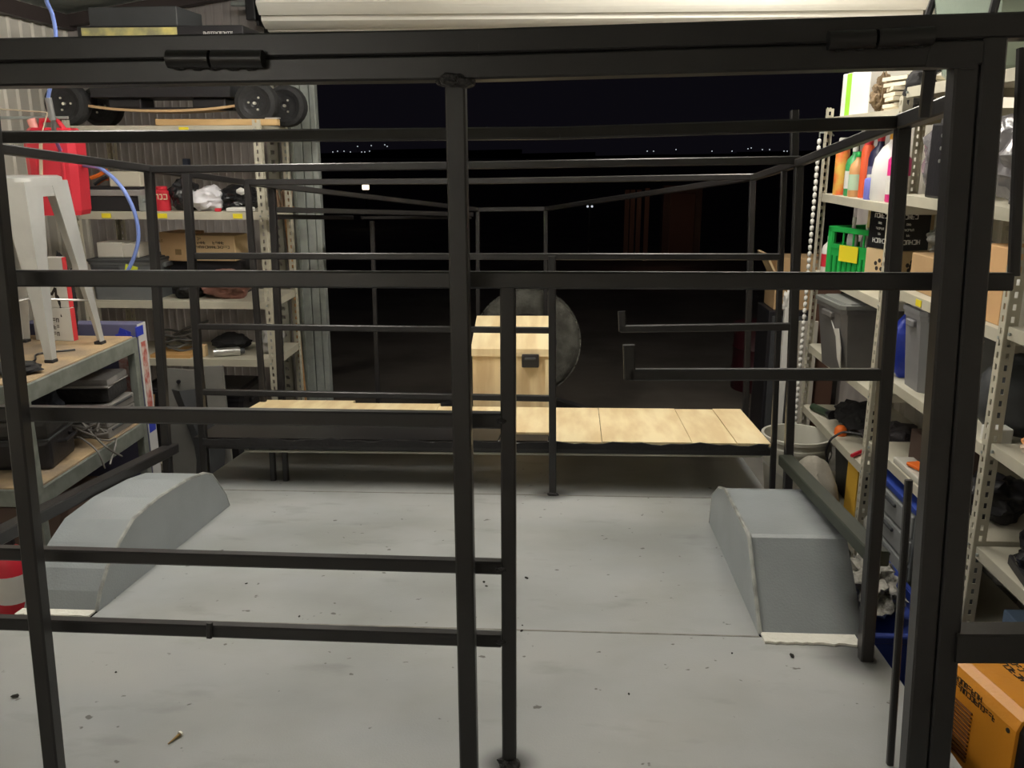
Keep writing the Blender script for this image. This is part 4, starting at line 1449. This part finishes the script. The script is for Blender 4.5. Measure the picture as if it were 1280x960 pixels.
# goods on the lower bench shelf (z .545)
zb_ = .545
t = thing('hard_case', 'black hard plastic tool case on the lower bench shelf', 'case', (-1.965, 2.97, zb_), R(8))
obj('base', B().box((0, 0, .055), (.30, .22, .11), ch=.018), M_BLACK, t)
obj('lid', B().box((0, 0, .148), (.30, .22, .07), ch=.018), mat('worn_black_case', (.035, .033, .033), .5), t)
obj('seam', B().box((0, 0, .112), (.304, .224, .008), ch=.002), M_DGREY, t)
obj('handle', B().tube([(.155, -.05, .09), (.18, -.045, .09), (.18, .045, .09), (.155, .05, .09)], .007, 6), M_BLACK, t, True)
t = thing('cooler_bag', 'black and grey zipped soft case on the drawer stack of the lower bench shelf', 'bag', (-1.93, 3.36, zb_ + .135), R(5))
obj('body', B().box((0, 0, .035), (.30, .20, .07), ch=.025), M_CLOTH, t, True)
obj('top_panel', B().box((0, 0, .082), (.30, .20, .035), ch=.015), mat('grey_fabric', (.24, .23, .23), .85, bump=.2), t, True)
obj('piping', B().tube([(-.148, -.098, .068), (.148, -.098, .068), (.148, .098, .068), (-.148, .098, .068)], .006, 6, True), mat('light_piping', (.40, .38, .37), .7), t, True)
for k, lab in enumerate(('lowest grey drawer of the stack under the soft case', 'middle grey drawer of the stack under the soft case', 'top grey drawer of the stack under the soft case')):
    t = thing('drawer_tray', lab, 'drawer', (-1.93, 3.35, zb_ + .045 * k))
    obj('body', B().box((0, 0, .0215), (.32, .23, .043), ch=.004), mat('grey_tray', (.20, .19, .18), .6), t)
    obj('lip', B().box((.162, 0, .032), (.008, .18, .008), ch=.002), M_DGREY, t)
bag('rag_heap', 'dark blue bag and straps behind the black hard case', (-2.00, 3.17, zb_), (.22, .14, .26), mat('dark_navy_cloth', (.025, .03, .045), .8, bump=.4), 41, amp=.4)
t = thing('cable_tangle', 'tangle of grey cables on the lower bench shelf', 'cable', (-1.86, 3.17, zb_ + .006))
b2 = B()
for k in range(9):
    r2 = random.Random(k + 50)
    pts = [V((r2.uniform(-.09, .11), r2.uniform(-.05, .05), r2.uniform(0.0, .09))) for _ in range(5)]
    if k < 3:
        pts += [V((.125, r2.uniform(-.1, .05), .0)), V((.14, r2.uniform(-.1, .05), -.07))]
    b2.tube(smooth(pts, 4), .004, 5)
obj('cables', b2, mat('grey_cable2', (.16, .15, .14), .5), t, True)
t = thing('paint_pail', 'white lidded pail with wire handle at the near end of the lower bench shelf', 'bucket', (-1.99, 2.80 - .0, zb_))
t.location = (-2.14, 2.84, zb_)
obj('body', B().lathe([(.075, 0), (.088, .13)], n=24), mat('mottled_pail', (.50, .50, .46), .6, col2=(.22, .25, .20), scale=16), t, True)
obj('rim', B().lathe([(.088, .125), (.094, .13), (.094, .148), (.086, .15), (.0, .147)], n=24), M_WHITE, t, True)
obj('wire_handle', B().tube([(.09, 0, .12), (.105, .0, .06), (.07, -.09, .05), (-.03, -.1, .06), (-.09, 0, .12)], .0025, 5), M_TIN, t, True)
# under the bench
t = thing('fire_extinguisher', 'red cylinder lying behind the trailer side under the workbench', 'extinguisher', (-1.86, 2.66, 0))
obj('body', B().lathe([(.05, 0), (.06, .01), (.06, .30), (.04, .34), (.02, .355)], n=20), M_RED, t, True)
obj('valve', B().box((0, 0, .375), (.05, .02, .04), ch=.004), M_BLACK, t)
obj('label_band', B().lathe([(.0605, .16), (.0605, .26)], n=20), M_WHITE, t, True)
t = bin_('floor_tub', 'brown-grey tub on the floor under the workbench', (-2.08, 3.20, 0), (.42, .34, .34), 0, mat('brown_tub', (.16, .11, .09), .6), lid=True)

# ================= right shelf unit (nearest the door) =================
z = 1.80
t = carton('green_white_carton', 'white and lime green carton on the top right shelf', (1.36, 4.05, z), (.20, .30, .18), R(4), mat('bright_white_card', (.78, .78, .75), .6), tape=False)
obj('green_band', B().box((-.101, .07, .09), (.001, .05, .175)), mat('lime_print', (.35, .72, .05), .6), t, label='lime green band')
bag('dried_plant', 'bunch of brown dried leaves on the top right shelf', (1.31, 3.83, z), (.09, .13, .17), mat('dried_leaf', (.17, .12, .07), .9, bump=.8), 51, 'plant', amp=.6, fr=4)
t = thing('paper_stack', 'untidy pile of cream papers on the top right shelf', 'papers', (1.38, 3.68, z))
for k in range(7):
    obj('sheet', B().box((rnd.uniform(-.01, .01), rnd.uniform(-.015, .015), .008 + k * .019), (.19, .17, .014), rot=(0, rnd.uniform(-.04, .04), rnd.uniform(-.25, .25))), mat('cream_paper', (.72, .66, .52), .7), t)
bag('black_pouch', 'small black pouch hanging over the papers on the top right shelf', (1.34, 3.53, z), (.13, .12, .15), M_CLOTH, 53)

z = 1.46
M_OJ = mat('orange_red_label', (.80, .10, .03), .5, col2=(.78, .50, .10), scale=12)
bottle('red and yellow spray can, farthest on the bottle shelf', (1.27, 4.16, z), .25, .03, M_OJ, M_WHITE, kind=1, cat='can')
bottle('green bottle with white cap on the bottle shelf', (1.29, 4.05, z), .215, .036, mat('green_liquid', (.05, .35, .12), .35), M_WHITE, lab=M_WHITE, kind=0)
bottle('clear bottle with orange liquid beside the green bottle', (1.28, 3.97, z), .19, .033, mat('amber_liquid', (.65, .35, .15), .3), M_GREEN, lab=mat('pale_green_label', (.45, .62, .45), .6), kind=0)
bottle('slim orange-red can on the bottle shelf', (1.29, 3.885, z), .25, .026, mat('orange_red', (.80, .12, .04), .5), M_RED, kind=1, cat='can')
bottle('dark blue bottle with red cap on the bottle shelf', (1.31, 3.80, z), .262, .043, mat('navy_plastic', (.02, .02, .06), .4), M_RED, lab=mat('navy_label', (.12, .12, .22), .6), kind=0)
bottle('small blue and white tin on the bottle shelf', (1.265, 3.745, z), .10, .024, mat('blue_label', (.15, .17, .55), .5), M_WHITE, kind=1, cat='tin')
bottle('big white jug with orange cap on the bottle shelf', (1.31, 3.655, z), .265, .072, mat('bright_white_plastic', (.82, .82, .82), .35), mat('amber_cap', (.75, .38, .04), .45), kind=2, cat='jug')
bottle('pink and white tub at the near end of the bottle shelf', (1.30, 3.545, z), .20, .042, mat('magenta_plastic', (.65, .03, .22), .45), M_WHITE, lab=M_WHITE, kind=1, cat='tub')

z = 1.10
t = thing('plastic_crate', 'bright green plastic crate with a yellow label', 'crate', (1.405, 4.02, z), R(22))
w_, l_, h_ = .27, .30, .225
b2 = B()
b2.box((0, 0, .006), (w_, l_, .012))
for s_ in (-1, 1):
    b2.box((s_ * (w_ / 2 - .004), 0, h_ - .012), (.012, l_, .024), ch=.002).box((0, s_ * (l_ / 2 - .004), h_ - .012), (w_, .012, .024), ch=.002)
    b2.box((s_ * (w_ / 2 - .004), 0, h_ * .62), (.010, l_, .018)).box((0, s_ * (l_ / 2 - .004), h_ * .62), (w_, .010, .018))
    for q in (-1, 1):
        b2.box((s_ * (w_ / 2 - .012), q * (l_ / 2 - .012), h_ / 2), (.028, .028, h_), ch=.003)
obj('frame', b2, M_GREEN, t)
b2 = B()
for s_ in (-1, 1):
    b2.box((s_ * (w_ / 2 - .006), 0, h_ * .31), (.006, l_ - .02, h_ * .58)).box((0, s_ * (l_ / 2 - .006), h_ * .31), (w_ - .02, .006, h_ * .58))
obj('wall_panel', b2, M_GREEN, t)
M_GRN2 = mat('deep_green_plastic', (.01, .26, .05), .5)
for k in range(8):
    u = -l_ / 2 + .035 + k * (l_ - .07) / 7
    obj('slat', B().box((-w_ / 2 - .001, u, h_ * .25), (.006, .008, h_ * .36)), M_GRN2, t)
    if k % 2:
        obj('slat', B().box((-w_ / 2 + .002, u, h_ * .80), (.006, .007, h_ * .32)), M_GREEN, t)
    u = -w_ / 2 + .035 + k * (w_ - .07) / 7
    obj('slat', B().box((u, -l_ / 2 - .001, h_ * .25), (.008, .006, h_ * .36)), M_GRN2, t)
    if k % 2:
        obj('slat', B().box((u, -l_ / 2 + .002, h_ * .80), (.007, .006, h_ * .32)), M_GREEN, t)
obj('yellow_label', B().box((-w_ / 2 - .006, .0, h_ * .50), (.003, .12, .07)), M_YEL, t, label='yellow label')
k = 0
for (dx, dy, c, lab) in [(-.075, .08, M_WHITE, 'white bottle sticking out of the green crate'), (-.04, -.0, M_TIN, 'clear capped bottle standing in the green crate'), (-.01, -.08, mat('tan_label', (.5, .35, .2), .5), 'tan bottle standing in the near corner of the green crate')]:
    bottle(lab, (1.405 + dx, 4.02 + dy, z + .014), .25 - .02 * k, .025, c, M_WHITE, kind=0)
    k += 1
carton('cardboard_box', 'tilted pale carton lying across the back of the green crate', (1.47, 3.93, z + .226), (.20, .18, .10), R(22), M_CARD2, tape=False)
def mkp(t, d):
    c = V((-.0, -d[1] / 2 - .001, d[2] * .62))
    b2 = B()
    for k in range(5):
        a = R(90 + k * 72)
        b2.cyl(c + V((math.cos(a) * .022, 0, math.sin(a) * .018)), c + V((math.cos(a) * .022, .0006, math.sin(a) * .018)), .009, n=10)
    b2.cyl(c, c + V((0, .0006, 0)), .013, n=10)
    obj('printed_mark', b2, M_INK, t)
    c = V((-d[0] / 2 - .001, 0, d[2] * .62))
    b2 = B()
    for k in range(5):
        a = R(90 + k * 72)
        b2.cyl(c + V((0, math.cos(a) * .022, math.sin(a) * .018)), c + V((.0006, math.cos(a) * .022, math.sin(a) * .018)), .009, n=10)
    obj('printed_mark', b2, M_INK, t)
carton('cardboard_box', 'upright carton with a dark flower-like mark beside the green crate', (1.385, 3.70, z), (.17, .17, .165), R(22), M_CARD2, tape=False, marks=mkp)
def mkb(t, d):
    for (o_, du, nr) in [((-d[0] / 2 - .0006, .05, 0), (0, -1, 0), (-1, 0, 0)), ((-.06, -d[1] / 2 - .0006, 0), (1, 0, 0), (0, -1, 0))]:
        glyphs(t, o_, du, (0, 0, 1), nr, [(0, .125, 5, .017), (.025, .100, 3, .009), (.012, .078, 6, .009), (.03, .057, 2, .009), (0, .025, 6, .018)], M_WINK, .01, 6)
carton('black_product_box', 'black glossy box with white lettering on top of the marked carton', (1.38, 3.695, z + .166), (.16, .17, .165), R(18), mat('glossy_black_card', (.018, .018, .02), .25), tape=False, marks=mkb)
bottle('white and red bottle at the far end of the crate shelf', (1.27, 4.235, z), .17, .032, M_WHITE, M_WHITE, lab=M_RED, kind=0)

z = .74
t = bin_('storage_bin', 'large grey lidded storage bin on the right shelf under the green crate', (1.36, 3.78, z), (.40, .31, .305), R(4), mat('grey_bin_plastic', (.135, .13, .128), .5, var=.1), mat('grey_bin_lid', (.17, .175, .165), .5), taper=.82)
t.location = (1.35, 3.79, z)
obj('torn_label', B().prism([(-.13, .03), (-.10, .07), (-.09, .16), (-.04, .22), (-.07, .19), (-.12, .20), (-.14, .12)], -.2035, -.199, lambda u, v, t_: V((t_ + .03 * (1 - v / .26), u, v))), M_WHITE, t, label='torn white paper label')
glyphs(t, (.03, -.151, .14), (1, 0, 0), (0, 0, 1), (0, -1, 0), [(0, .02, 3, .018), (.01, -.008, 2, .014)], M_WINK, .01, 7)
obj('lid_recess', B().box((-.02, .05, .3005), (.20, .16, .003)), M_GREYP, t)
obj('clip', B().box((-.02, .05, .305), (.10, .03, .012), ch=.003), M_BLACK, t)

z = .43
bag('tool_roll', 'black and green power tools heaped on the low right shelf', (1.38, 3.92, z), (.22, .34, .13), M_CLOTH, 61, 'tools', amp=.5)
t = thing('torch', 'dark green torch lying on the tool heap', 'torch', (1.27, 4.12, z + .018), R(-70))
obj('body', B().cyl((-.07, 0, 0), (.05, 0, 0), .018), mat('dark_green', (.03, .05, .03), .5), t, True)
obj('head', B().cyl((.05, 0, 0), (.085, 0, 0), .018, .026), M_BLACK, t, True)
t = thing('plastic_plug', 'bright orange plastic cap at the front of the low right shelf', 'cap', (1.262, 3.80, z + .0))
obj('body', B().lathe([(.024, 0), (.028, .006), (.026, .03), (.014, .044), (0, .046)], n=12), M_ORG, t, True)
bag('grey_tools', 'coiled black lead and dark tools at the near end of the low shelf', (1.42, 3.62, z), (.26, .30, .11), mat('dark_mixed', (.05, .045, .05), .5, bump=.5), 67, 'tools', amp=.5)
t = thing('black_lead', 'black cable hanging over the front edge of the low right shelf', 'cable', (1.20, 3.74, z))
obj('lead', B().tube(smooth([V((.14, -.1, .045)), V((.06, -.02, .04)), V((.018, .0, .012)), V((.0, .0, -.01)), V((-.008, .01, -.06)), V((.004, .015, -.12)), V((-.006, .01, -.18))]), .0055, 6), M_BLACK, t, True)
t = thing('pliers', 'red-handled pliers on the low right shelf', 'pliers', (1.29, 3.56, z + .012), R(60))
obj('handle', B().tube([(-.10, -.02, 0), (-.04, -.012, 0), (.0, 0, 0)], .008, 6).tube([(-.10, .03, 0), (-.04, .014, 0), (.0, 0, 0)], .008, 6), M_RED, t, True)
obj('jaw', B().sq((0, 0, 0), (.05, 0, 0), .02, .012), M_TIN, t)

# bucket on the floor
bl = V((1.115, 3.95, 0))
t = thing('bucket', 'dirty white plastic bucket standing in front of the right shelf unit', 'bucket', bl)
obj('body', B().lathe([(.115, 0), (.12, .01), (.150, .325), (.156, .325), (.156, .34), (.150, .345), (.152, .365), (.160, .37), (.160, .385), (.148, .385), (.140, .32), (.11, .02), (0, .015)], n=32), mat('dirty_white', (.60, .59, .52), .6, var=.12, scale=5), t, True)
obj('wire_handle', B().tube([(-.155, 0, .345), (-.16, -.06, .27), (-.06, -.16, .20), (.08, -.15, .21), (.155, -.04, .30), (.155, 0, .345)], .003, 5), M_TIN, t, True)
bag('grey_sack', 'grey cement sack slumped between bucket and shelf', (1.09, 3.58, 0), (.22, .34, .44), mat('grey_sack', (.27, .25, .21), .85, var=.15, bump=.3), 71, amp=.15)
t = thing('yellow_board', 'yellow card standing on the bottom of the right shelf unit', 'card', (1.245, 3.52, .08))
obj('card', B().box((0, 0, .16), (.02, .13, .30)), mat('amber_card', (.72, .43, .05), .6), t)
t = thing('pipe_elbow', 'curved grey plastic pipe piece on the bottom right shelf', 'pipe', (1.27, 3.41, .08))
obj('elbow', B().tube(smooth([V((0, .06, .03)), V((0, .05, .11)), V((0, .0, .145)), V((0, -.06, .12)), V((0, -.07, .07))]), .03, 10), mat('pale_grey_plastic', (.42, .41, .37), .6), t, True)
t = bin_('bottom_tub', 'dark tub on the bottom shelf of the door side unit', (1.48, 3.85, .08), (.30, .5, .26), 0, M_BLACK)

# ================= middle right unit =================
z = 1.87
M_CLR = mat('pale_green_plastic', (.42, .50, .42), .2, trans=.35, alpha=1, bump=.1)
t = thing('clear_tub', 'translucent green-grey tub with dark rim on top of the middle right unit', 'tub', (1.40, 2.93, z))
def tsec(zq, f):
    return [V((-.19 * f, -.24 * f, zq)), V((.19 * f, -.24 * f, zq)), V((.2 * f, -.2 * f, zq)), V((.2 * f, .2 * f, zq)), V((.19 * f, .24 * f, zq)), V((-.19 * f, .24 * f, zq)), V((-.2 * f, .2 * f, zq)), V((-.2 * f, -.2 * f, zq))]
obj('body', B().loft([tsec(0, .72), tsec(.02, .8), tsec(.27, 1.0)]), M_CLR, t)
obj('rim', B().loft([tsec(.27, 1.06), tsec(.30, 1.06), tsec(.305, .95)]), M_DGREY, t)
obj('handle', B().tube([(-.19, .22, .28), (-.215, .24, .15), (-.16, .20, .03)], .012, 6).tube([(-.19, -.24, .28), (-.215, -.26, .15), (-.16, -.21, .03)], .012, 6), M_BLACK, t, True)
t = thing('flat_tray', 'green-grey flat lid lying at the near end of the top right shelf', 'lid', (1.38, 2.16, 1.87))
obj('lid', B().box((0, 0, .02), (.30, .42, .03), ch=.006), mat('green_grey_lid', (.20, .25, .22), .4), t)
z = 1.50
bag('plastic_sheet', 'crumpled grey plastic wrapping on the upper shelf of the middle right unit', (1.36, 3.14, z), (.24, .30, .32), M_BAGG, 81, 'wrapping', amp=.4, fr=3)
t = thing('black_case', 'black upright case in front of the crumpled grey wrapping', 'case', (1.27, 3.06, z))
obj('body', B().box((0, 0, .12), (.07, .12, .24), ch=.008), M_BLACK, t)
obj('stud', B().cyl((-.036, -.04, .2), (-.04, -.04, .2), .006, n=8).cyl((-.036, -.04, .16), (-.04, -.04, .16), .006, n=8).cyl((-.036, -.04, .12), (-.04, -.04, .12), .006, n=8), M_TIN, t)
bag('plastic_sheet', 'shiny grey plastic bundle nearest the rear post on the upper right shelf', (1.36, 2.66, z), (.26, .34, .33), M_BAGG, 83, 'wrapping', amp=.4, fr=3)
z = 1.17
carton('cardboard_box', 'brown carton with grey bundle on it on the middle unit', (1.37, 3.13, z), (.20, .24, .13), 0, M_CARD)
bag('grey_bundle', 'dark grey folded bundle on the brown carton', (1.37, 3.13, z + .131), (.20, .22, .12), mat('grey_bundle', (.12, .12, .11), .8, bump=.4), 85)
carton('orange_carton', 'plain orange-tan carton standing near the unit upright', (1.36, 2.60, z), (.22, .14, .22), 0, mat('orange_tan_card', (.66, .40, .19), .8, var=.06), tape=False)
t = thing('white_canister', 'white canister beside the orange-tan carton', 'canister', (1.29, 2.497, z))
obj('body', B().lathe([(.028, 0), (.03, .005), (.03, .13), (.02, .15)], n=18), M_WHITE, t, True)
z = .835
t = bin_('storage_bin', 'grey deep storage bin on the middle right unit', (1.395, 3.10, z), (.32, .18, .295), 0, mat('mid_grey_bin', (.20, .20, .21), .5), taper=.85)
t = bag('blue_sack', 'dark blue plastic sack beside the deep grey bin', (1.33, 3.27, z), (.20, .12, .29), mat('blue_sack', (.01, .03, .33), .35, bump=.2), 87, amp=.15)
bag('dark_bundle', 'dark grey rolled mat under the bracket on the middle unit', (1.38, 2.60, z), (.26, .22, .26), M_DGREY, 89, amp=.15)
carton('white_box', 'small white printed box beside the dark rolled mat', (1.275, 2.50, z), (.07, .05, .045), 0, M_WHITE, tape=False)
t = thing('shelf_bracket', 'cream triangular bracket under the shelf at the near upright', 'bracket', (1.205, 2.56, 1.13))
obj('plate', B().prism([(-.05, 0), (.03, 0), (.0, -.07), (-.005, -.14), (-.015, -.14), (-.02, -.07)], 0, .004, lambda u, v, t_: V((t_, u, v))), M_CREAM, t)
obj('bolt', B().cyl((-.004, -.03, -.012), (0, -.03, -.012), .006, n=6).cyl((-.004, .015, -.012), (0, .015, -.012), .006, n=6), M_ZINC, t)
z = .55
carton('orange_marked_box', 'dark carton with orange print on the lower middle shelf', (1.40, 3.05, z), (.20, .2, .12), 0, mat('dark_brown_card', (.08, .05, .04), .7), tape=False)
t = thing('orange_strap', 'bright orange strap end lying on the white sheet', 'strap', (1.27, 2.98, z + .028))
obj('strap', B().box((0, 0, .006), (.05, .07, .012), rot=(0, 0, .3), ch=.003), M_ORG, t)
t = thing('white_sheet', 'folded clear white plastic sheet on the lower middle shelf', 'sheet', (1.30, 2.93, z))
obj('sheet', B().box((0, 0, .012), (.14, .36, .024), ch=.008), mat('clear_white_sheet', (.55, .53, .47), .25, bump=.4, bscale=15), t)
bag('black_hoses', 'black hose coils on the lower middle shelf', (1.36, 2.62, z), (.22, .20, .15), M_BLACK, 91, 'hoses', amp=.5)
# drawers and blue tub below
t = thing('drawer_cabinet', 'grey plastic drawer cabinet on the floor shelf of the middle unit', 'drawers', (1.34, 3.03, .08))
obj('body', B().box((0, 0, .19), (.24, .40, .38), ch=.006), M_GREYP, t)
for k in range(4):
    d = obj('drawer', B().box((-.122, 0, .05 + k * .093), (.012, .38, .082), ch=.004), mat('drawer_grey', (.26, .27, .27), .4), t)
    obj('pull', B().box((-.132, 0, .07 + k * .093), (.012, .09, .012), ch=.003), M_DGREY, d)
obj('blue_top', B().box((0, 0, .39), (.25, .41, .022), ch=.005), M_BLUE, t)
t = thing('blue_tub', 'blue plastic tub on the floor between trailer and shelves', 'tub', (1.04, 2.66, 0))
def bsec(zq, f):
    return [V((-.13 * f, -.25 * f, zq)), V((.13 * f, -.25 * f, zq)), V((.13 * f, .25 * f, zq)), V((-.13 * f, .25 * f, zq))]
obj('body', B().loft([bsec(0, .8), bsec(.25, 1.0), bsec(.25, .95), bsec(.20, .93)]), M_BLUE, t)
obj('rim', B().box((-.135, 0, .24), (.02, .52, .025), ch=.004).box((.135, 0, .24), (.02, .52, .025), ch=.004).box((0, -.255, .24), (.27, .02, .025), ch=.004).box((0, .255, .24), (.27, .02, .025), ch=.004), mat('deep_blue', (.01, .03, .22), .45), t)
bag('wire_basket', 'tangle of wires and white scraps heaped in the blue tub', (1.04, 2.70, .20), (.19, .36, .16), mat('mixed_scraps', (.10, .10, .09), .5, col2=(.45, .43, .38), scale=20, bump=.8), 93, 'scraps', amp=.6, fr=4)

# ================= nearest right unit =================
z = .855
t = thing('drink_tub', 'dark purple canister with white letters on the nearest right shelf', 'canister', (1.31, 2.17, z))
obj('body', B().lathe([(.045, 0), (.05, .006), (.052, .09), (.045, .11)], n=24), mat('dark_purple', (.03, .02, .05), .4), t, True)
obj('lid', B().lathe([(.048, .11), (.048, .13), (.0, .132)], n=24), M_BLACK, t, True)
glyphs(t, (-.0535, .02, .085), (0, -1, 0), (0, 0, 1), (-1, 0, 0), [(0, 0, 3, .014)], M_WINK, .01, 9)
bag('orange_rag', 'orange and white rag lump on the nearest right shelf', (1.285, 2.315, z), (.06, .10, .05), mat('orange_white_rag', (.65, .25, .08), .8, col2=(.6, .5, .4), scale=20), 95, 'rag', amp=.5)
bag('grey_rag', 'pale grey rag behind the orange lump', (1.35, 2.30, z), (.08, .10, .08), mat('grey_rag', (.35, .33, .30), .9), 96, 'rag')
bag('dark_stack', 'dark machine parts stacked at the back of the nearest right shelf', (1.50, 2.20, z), (.22, .34, .24), M_CLOTH, 97, 'parts', amp=.4)
z = .54
bag('black_bag', 'glossy black bag heap on the second lowest right shelf', (1.37, 2.22, z), (.24, .26, .18), M_BAGB, 98, amp=.5)
bag('white_bag', 'white and green plastic bag on the black bag heap', (1.34, 2.02, z), (.18, .20, .20), mat('white_green_bag', (.55, .54, .47), .4, col2=(.35, .45, .30), scale=6, bump=.5), 99, amp=.45)
carton('black_tray', 'flat black tray at the front of the second lowest right shelf', (1.31, 2.20, z), (.14, .20, .03), R(-10), M_BLACK, 'tray', tape=False)
bag('coiled_leads', 'grey-black coiled leads on the nearest unit behind the upright', (1.50, 2.0, z), (.20, .25, .20), M_DGREY, 101, 'cables', amp=.5)
z = .08
t = carton('parcel_carton', 'blue-edged yellow parcel carton on the lowest right shelf', (1.42, 2.24, z), (.26, .22, .30), 0, mat('blue_grey_card', (.14, .20, .30), .7), tape=False)
obj('yellow_panel', B().box((-.131, .0, .17), (.002, .17, .20)).box((0, -.111, .17), (.20, .002, .20)), mat('ochre_print', (.50, .33, .06), .7, var=.3), t, label='ochre printed panel')
carton('parcel_carton', 'second blue and yellow carton nearer the welder', (1.42, 1.98, z), (.26, .20, .28), 0, MATS['blue_grey_card'], tape=False)
t = thing('pink_card', 'pinkish card wedged between the blue and yellow cartons', 'card', (1.27, 2.13, z))
obj('card', B().box((0, 0, .155), (.015, .11, .31), rot=(R(10), 0, R(20))), mat('pink_card', (.48, .28, .20), .7), t)

# orange welder on its blue case
wl = thing('welder', 'orange portable welder with louvred side and dark lettering', 'welder', (.966, 1.675, .0), R(11))
WXX, WYY, WHH = .22, .30, .22
base_z = .385
wl.location.z = base_z
r = .03
prof = [(-WXX / 2, 0), (WXX / 2, 0), (WXX / 2, WHH - r), (WXX / 2 - r * .3, WHH - r * .3), (WXX / 2 - r, WHH), (-WXX / 2 + r, WHH), (-WXX / 2 + r * .3, WHH - r * .3), (-WXX / 2, WHH - r)]
obj('case', B().prism(prof, -WYY / 2, WYY / 2, lambda u, v, t_: V((u, t_, v))), M_ORANGE, wl)
obj('front_panel', B().prism([(u * .93, .012 + v * .93) for u, v in prof], -WYY / 2 - .02, -WYY / 2, lambda u, v, t_: V((u, t_, v))), M_BLACK, wl)
obj('rear_panel', B().prism([(u * .93, .012 + v * .93) for u, v in prof], WYY / 2, WYY / 2 + .015, lambda u, v, t_: V((u, t_, v))), M_BLACK, wl)
M_LOUV = mat('louvre_dark', (.18, .06, .01), .6)
for k in range(13):
    obj('louvre', B().box((-WXX / 2 - .002, .025, WHH * .66 - k * .0095), (.005, .11, .004), rot=(0, R(25), 0)), M_LOUV, wl)
glyphs(wl, (-WXX / 2 - .0006, .13, WHH - .034), (0, -1, 0), (0, 0, 1), (-1, 0, 0), [(0, .0, 17, .012), (.05, -.015, 16, .012)], M_INK, .01, 12)
glyphs(wl, (-.02, .13, WHH + .0004), (0, -1, 0), (1, 0, 0), (0, 0, 1), [(0, .0, 14, .014), (.0, .022, 14, .014)], M_INK, .01, 13)
obj('knob', B().cyl((.0, -WYY / 2 - .04, .12), (.0, -WYY / 2 - .02, .12), .02), M_DGREY, wl, True)
obj('screw_head', B().cyl((-WXX / 2 - .002, -WYY / 2 + .02, .18), (-WXX / 2, -WYY / 2 + .02, .18), .005, n=8).cyl((-WXX / 2 - .002, -WYY / 2 + .02, .06), (-WXX / 2, -WYY / 2 + .02, .06), .005, n=8), M_INK, wl)
t = thing('blue_case', 'blue plastic case with a pale stripe under the orange welder', 'case', (.966, 1.675, 0), R(11))
obj('body', B().box((0, 0, base_z / 2), (.24, .33, base_z), ch=.01), M_BLUE, t)
obj('stripe', B().box((-.121, 0, base_z * .8), (.002, .31, .03)), M_WHITE, t)

bpy.context.view_layer.update()
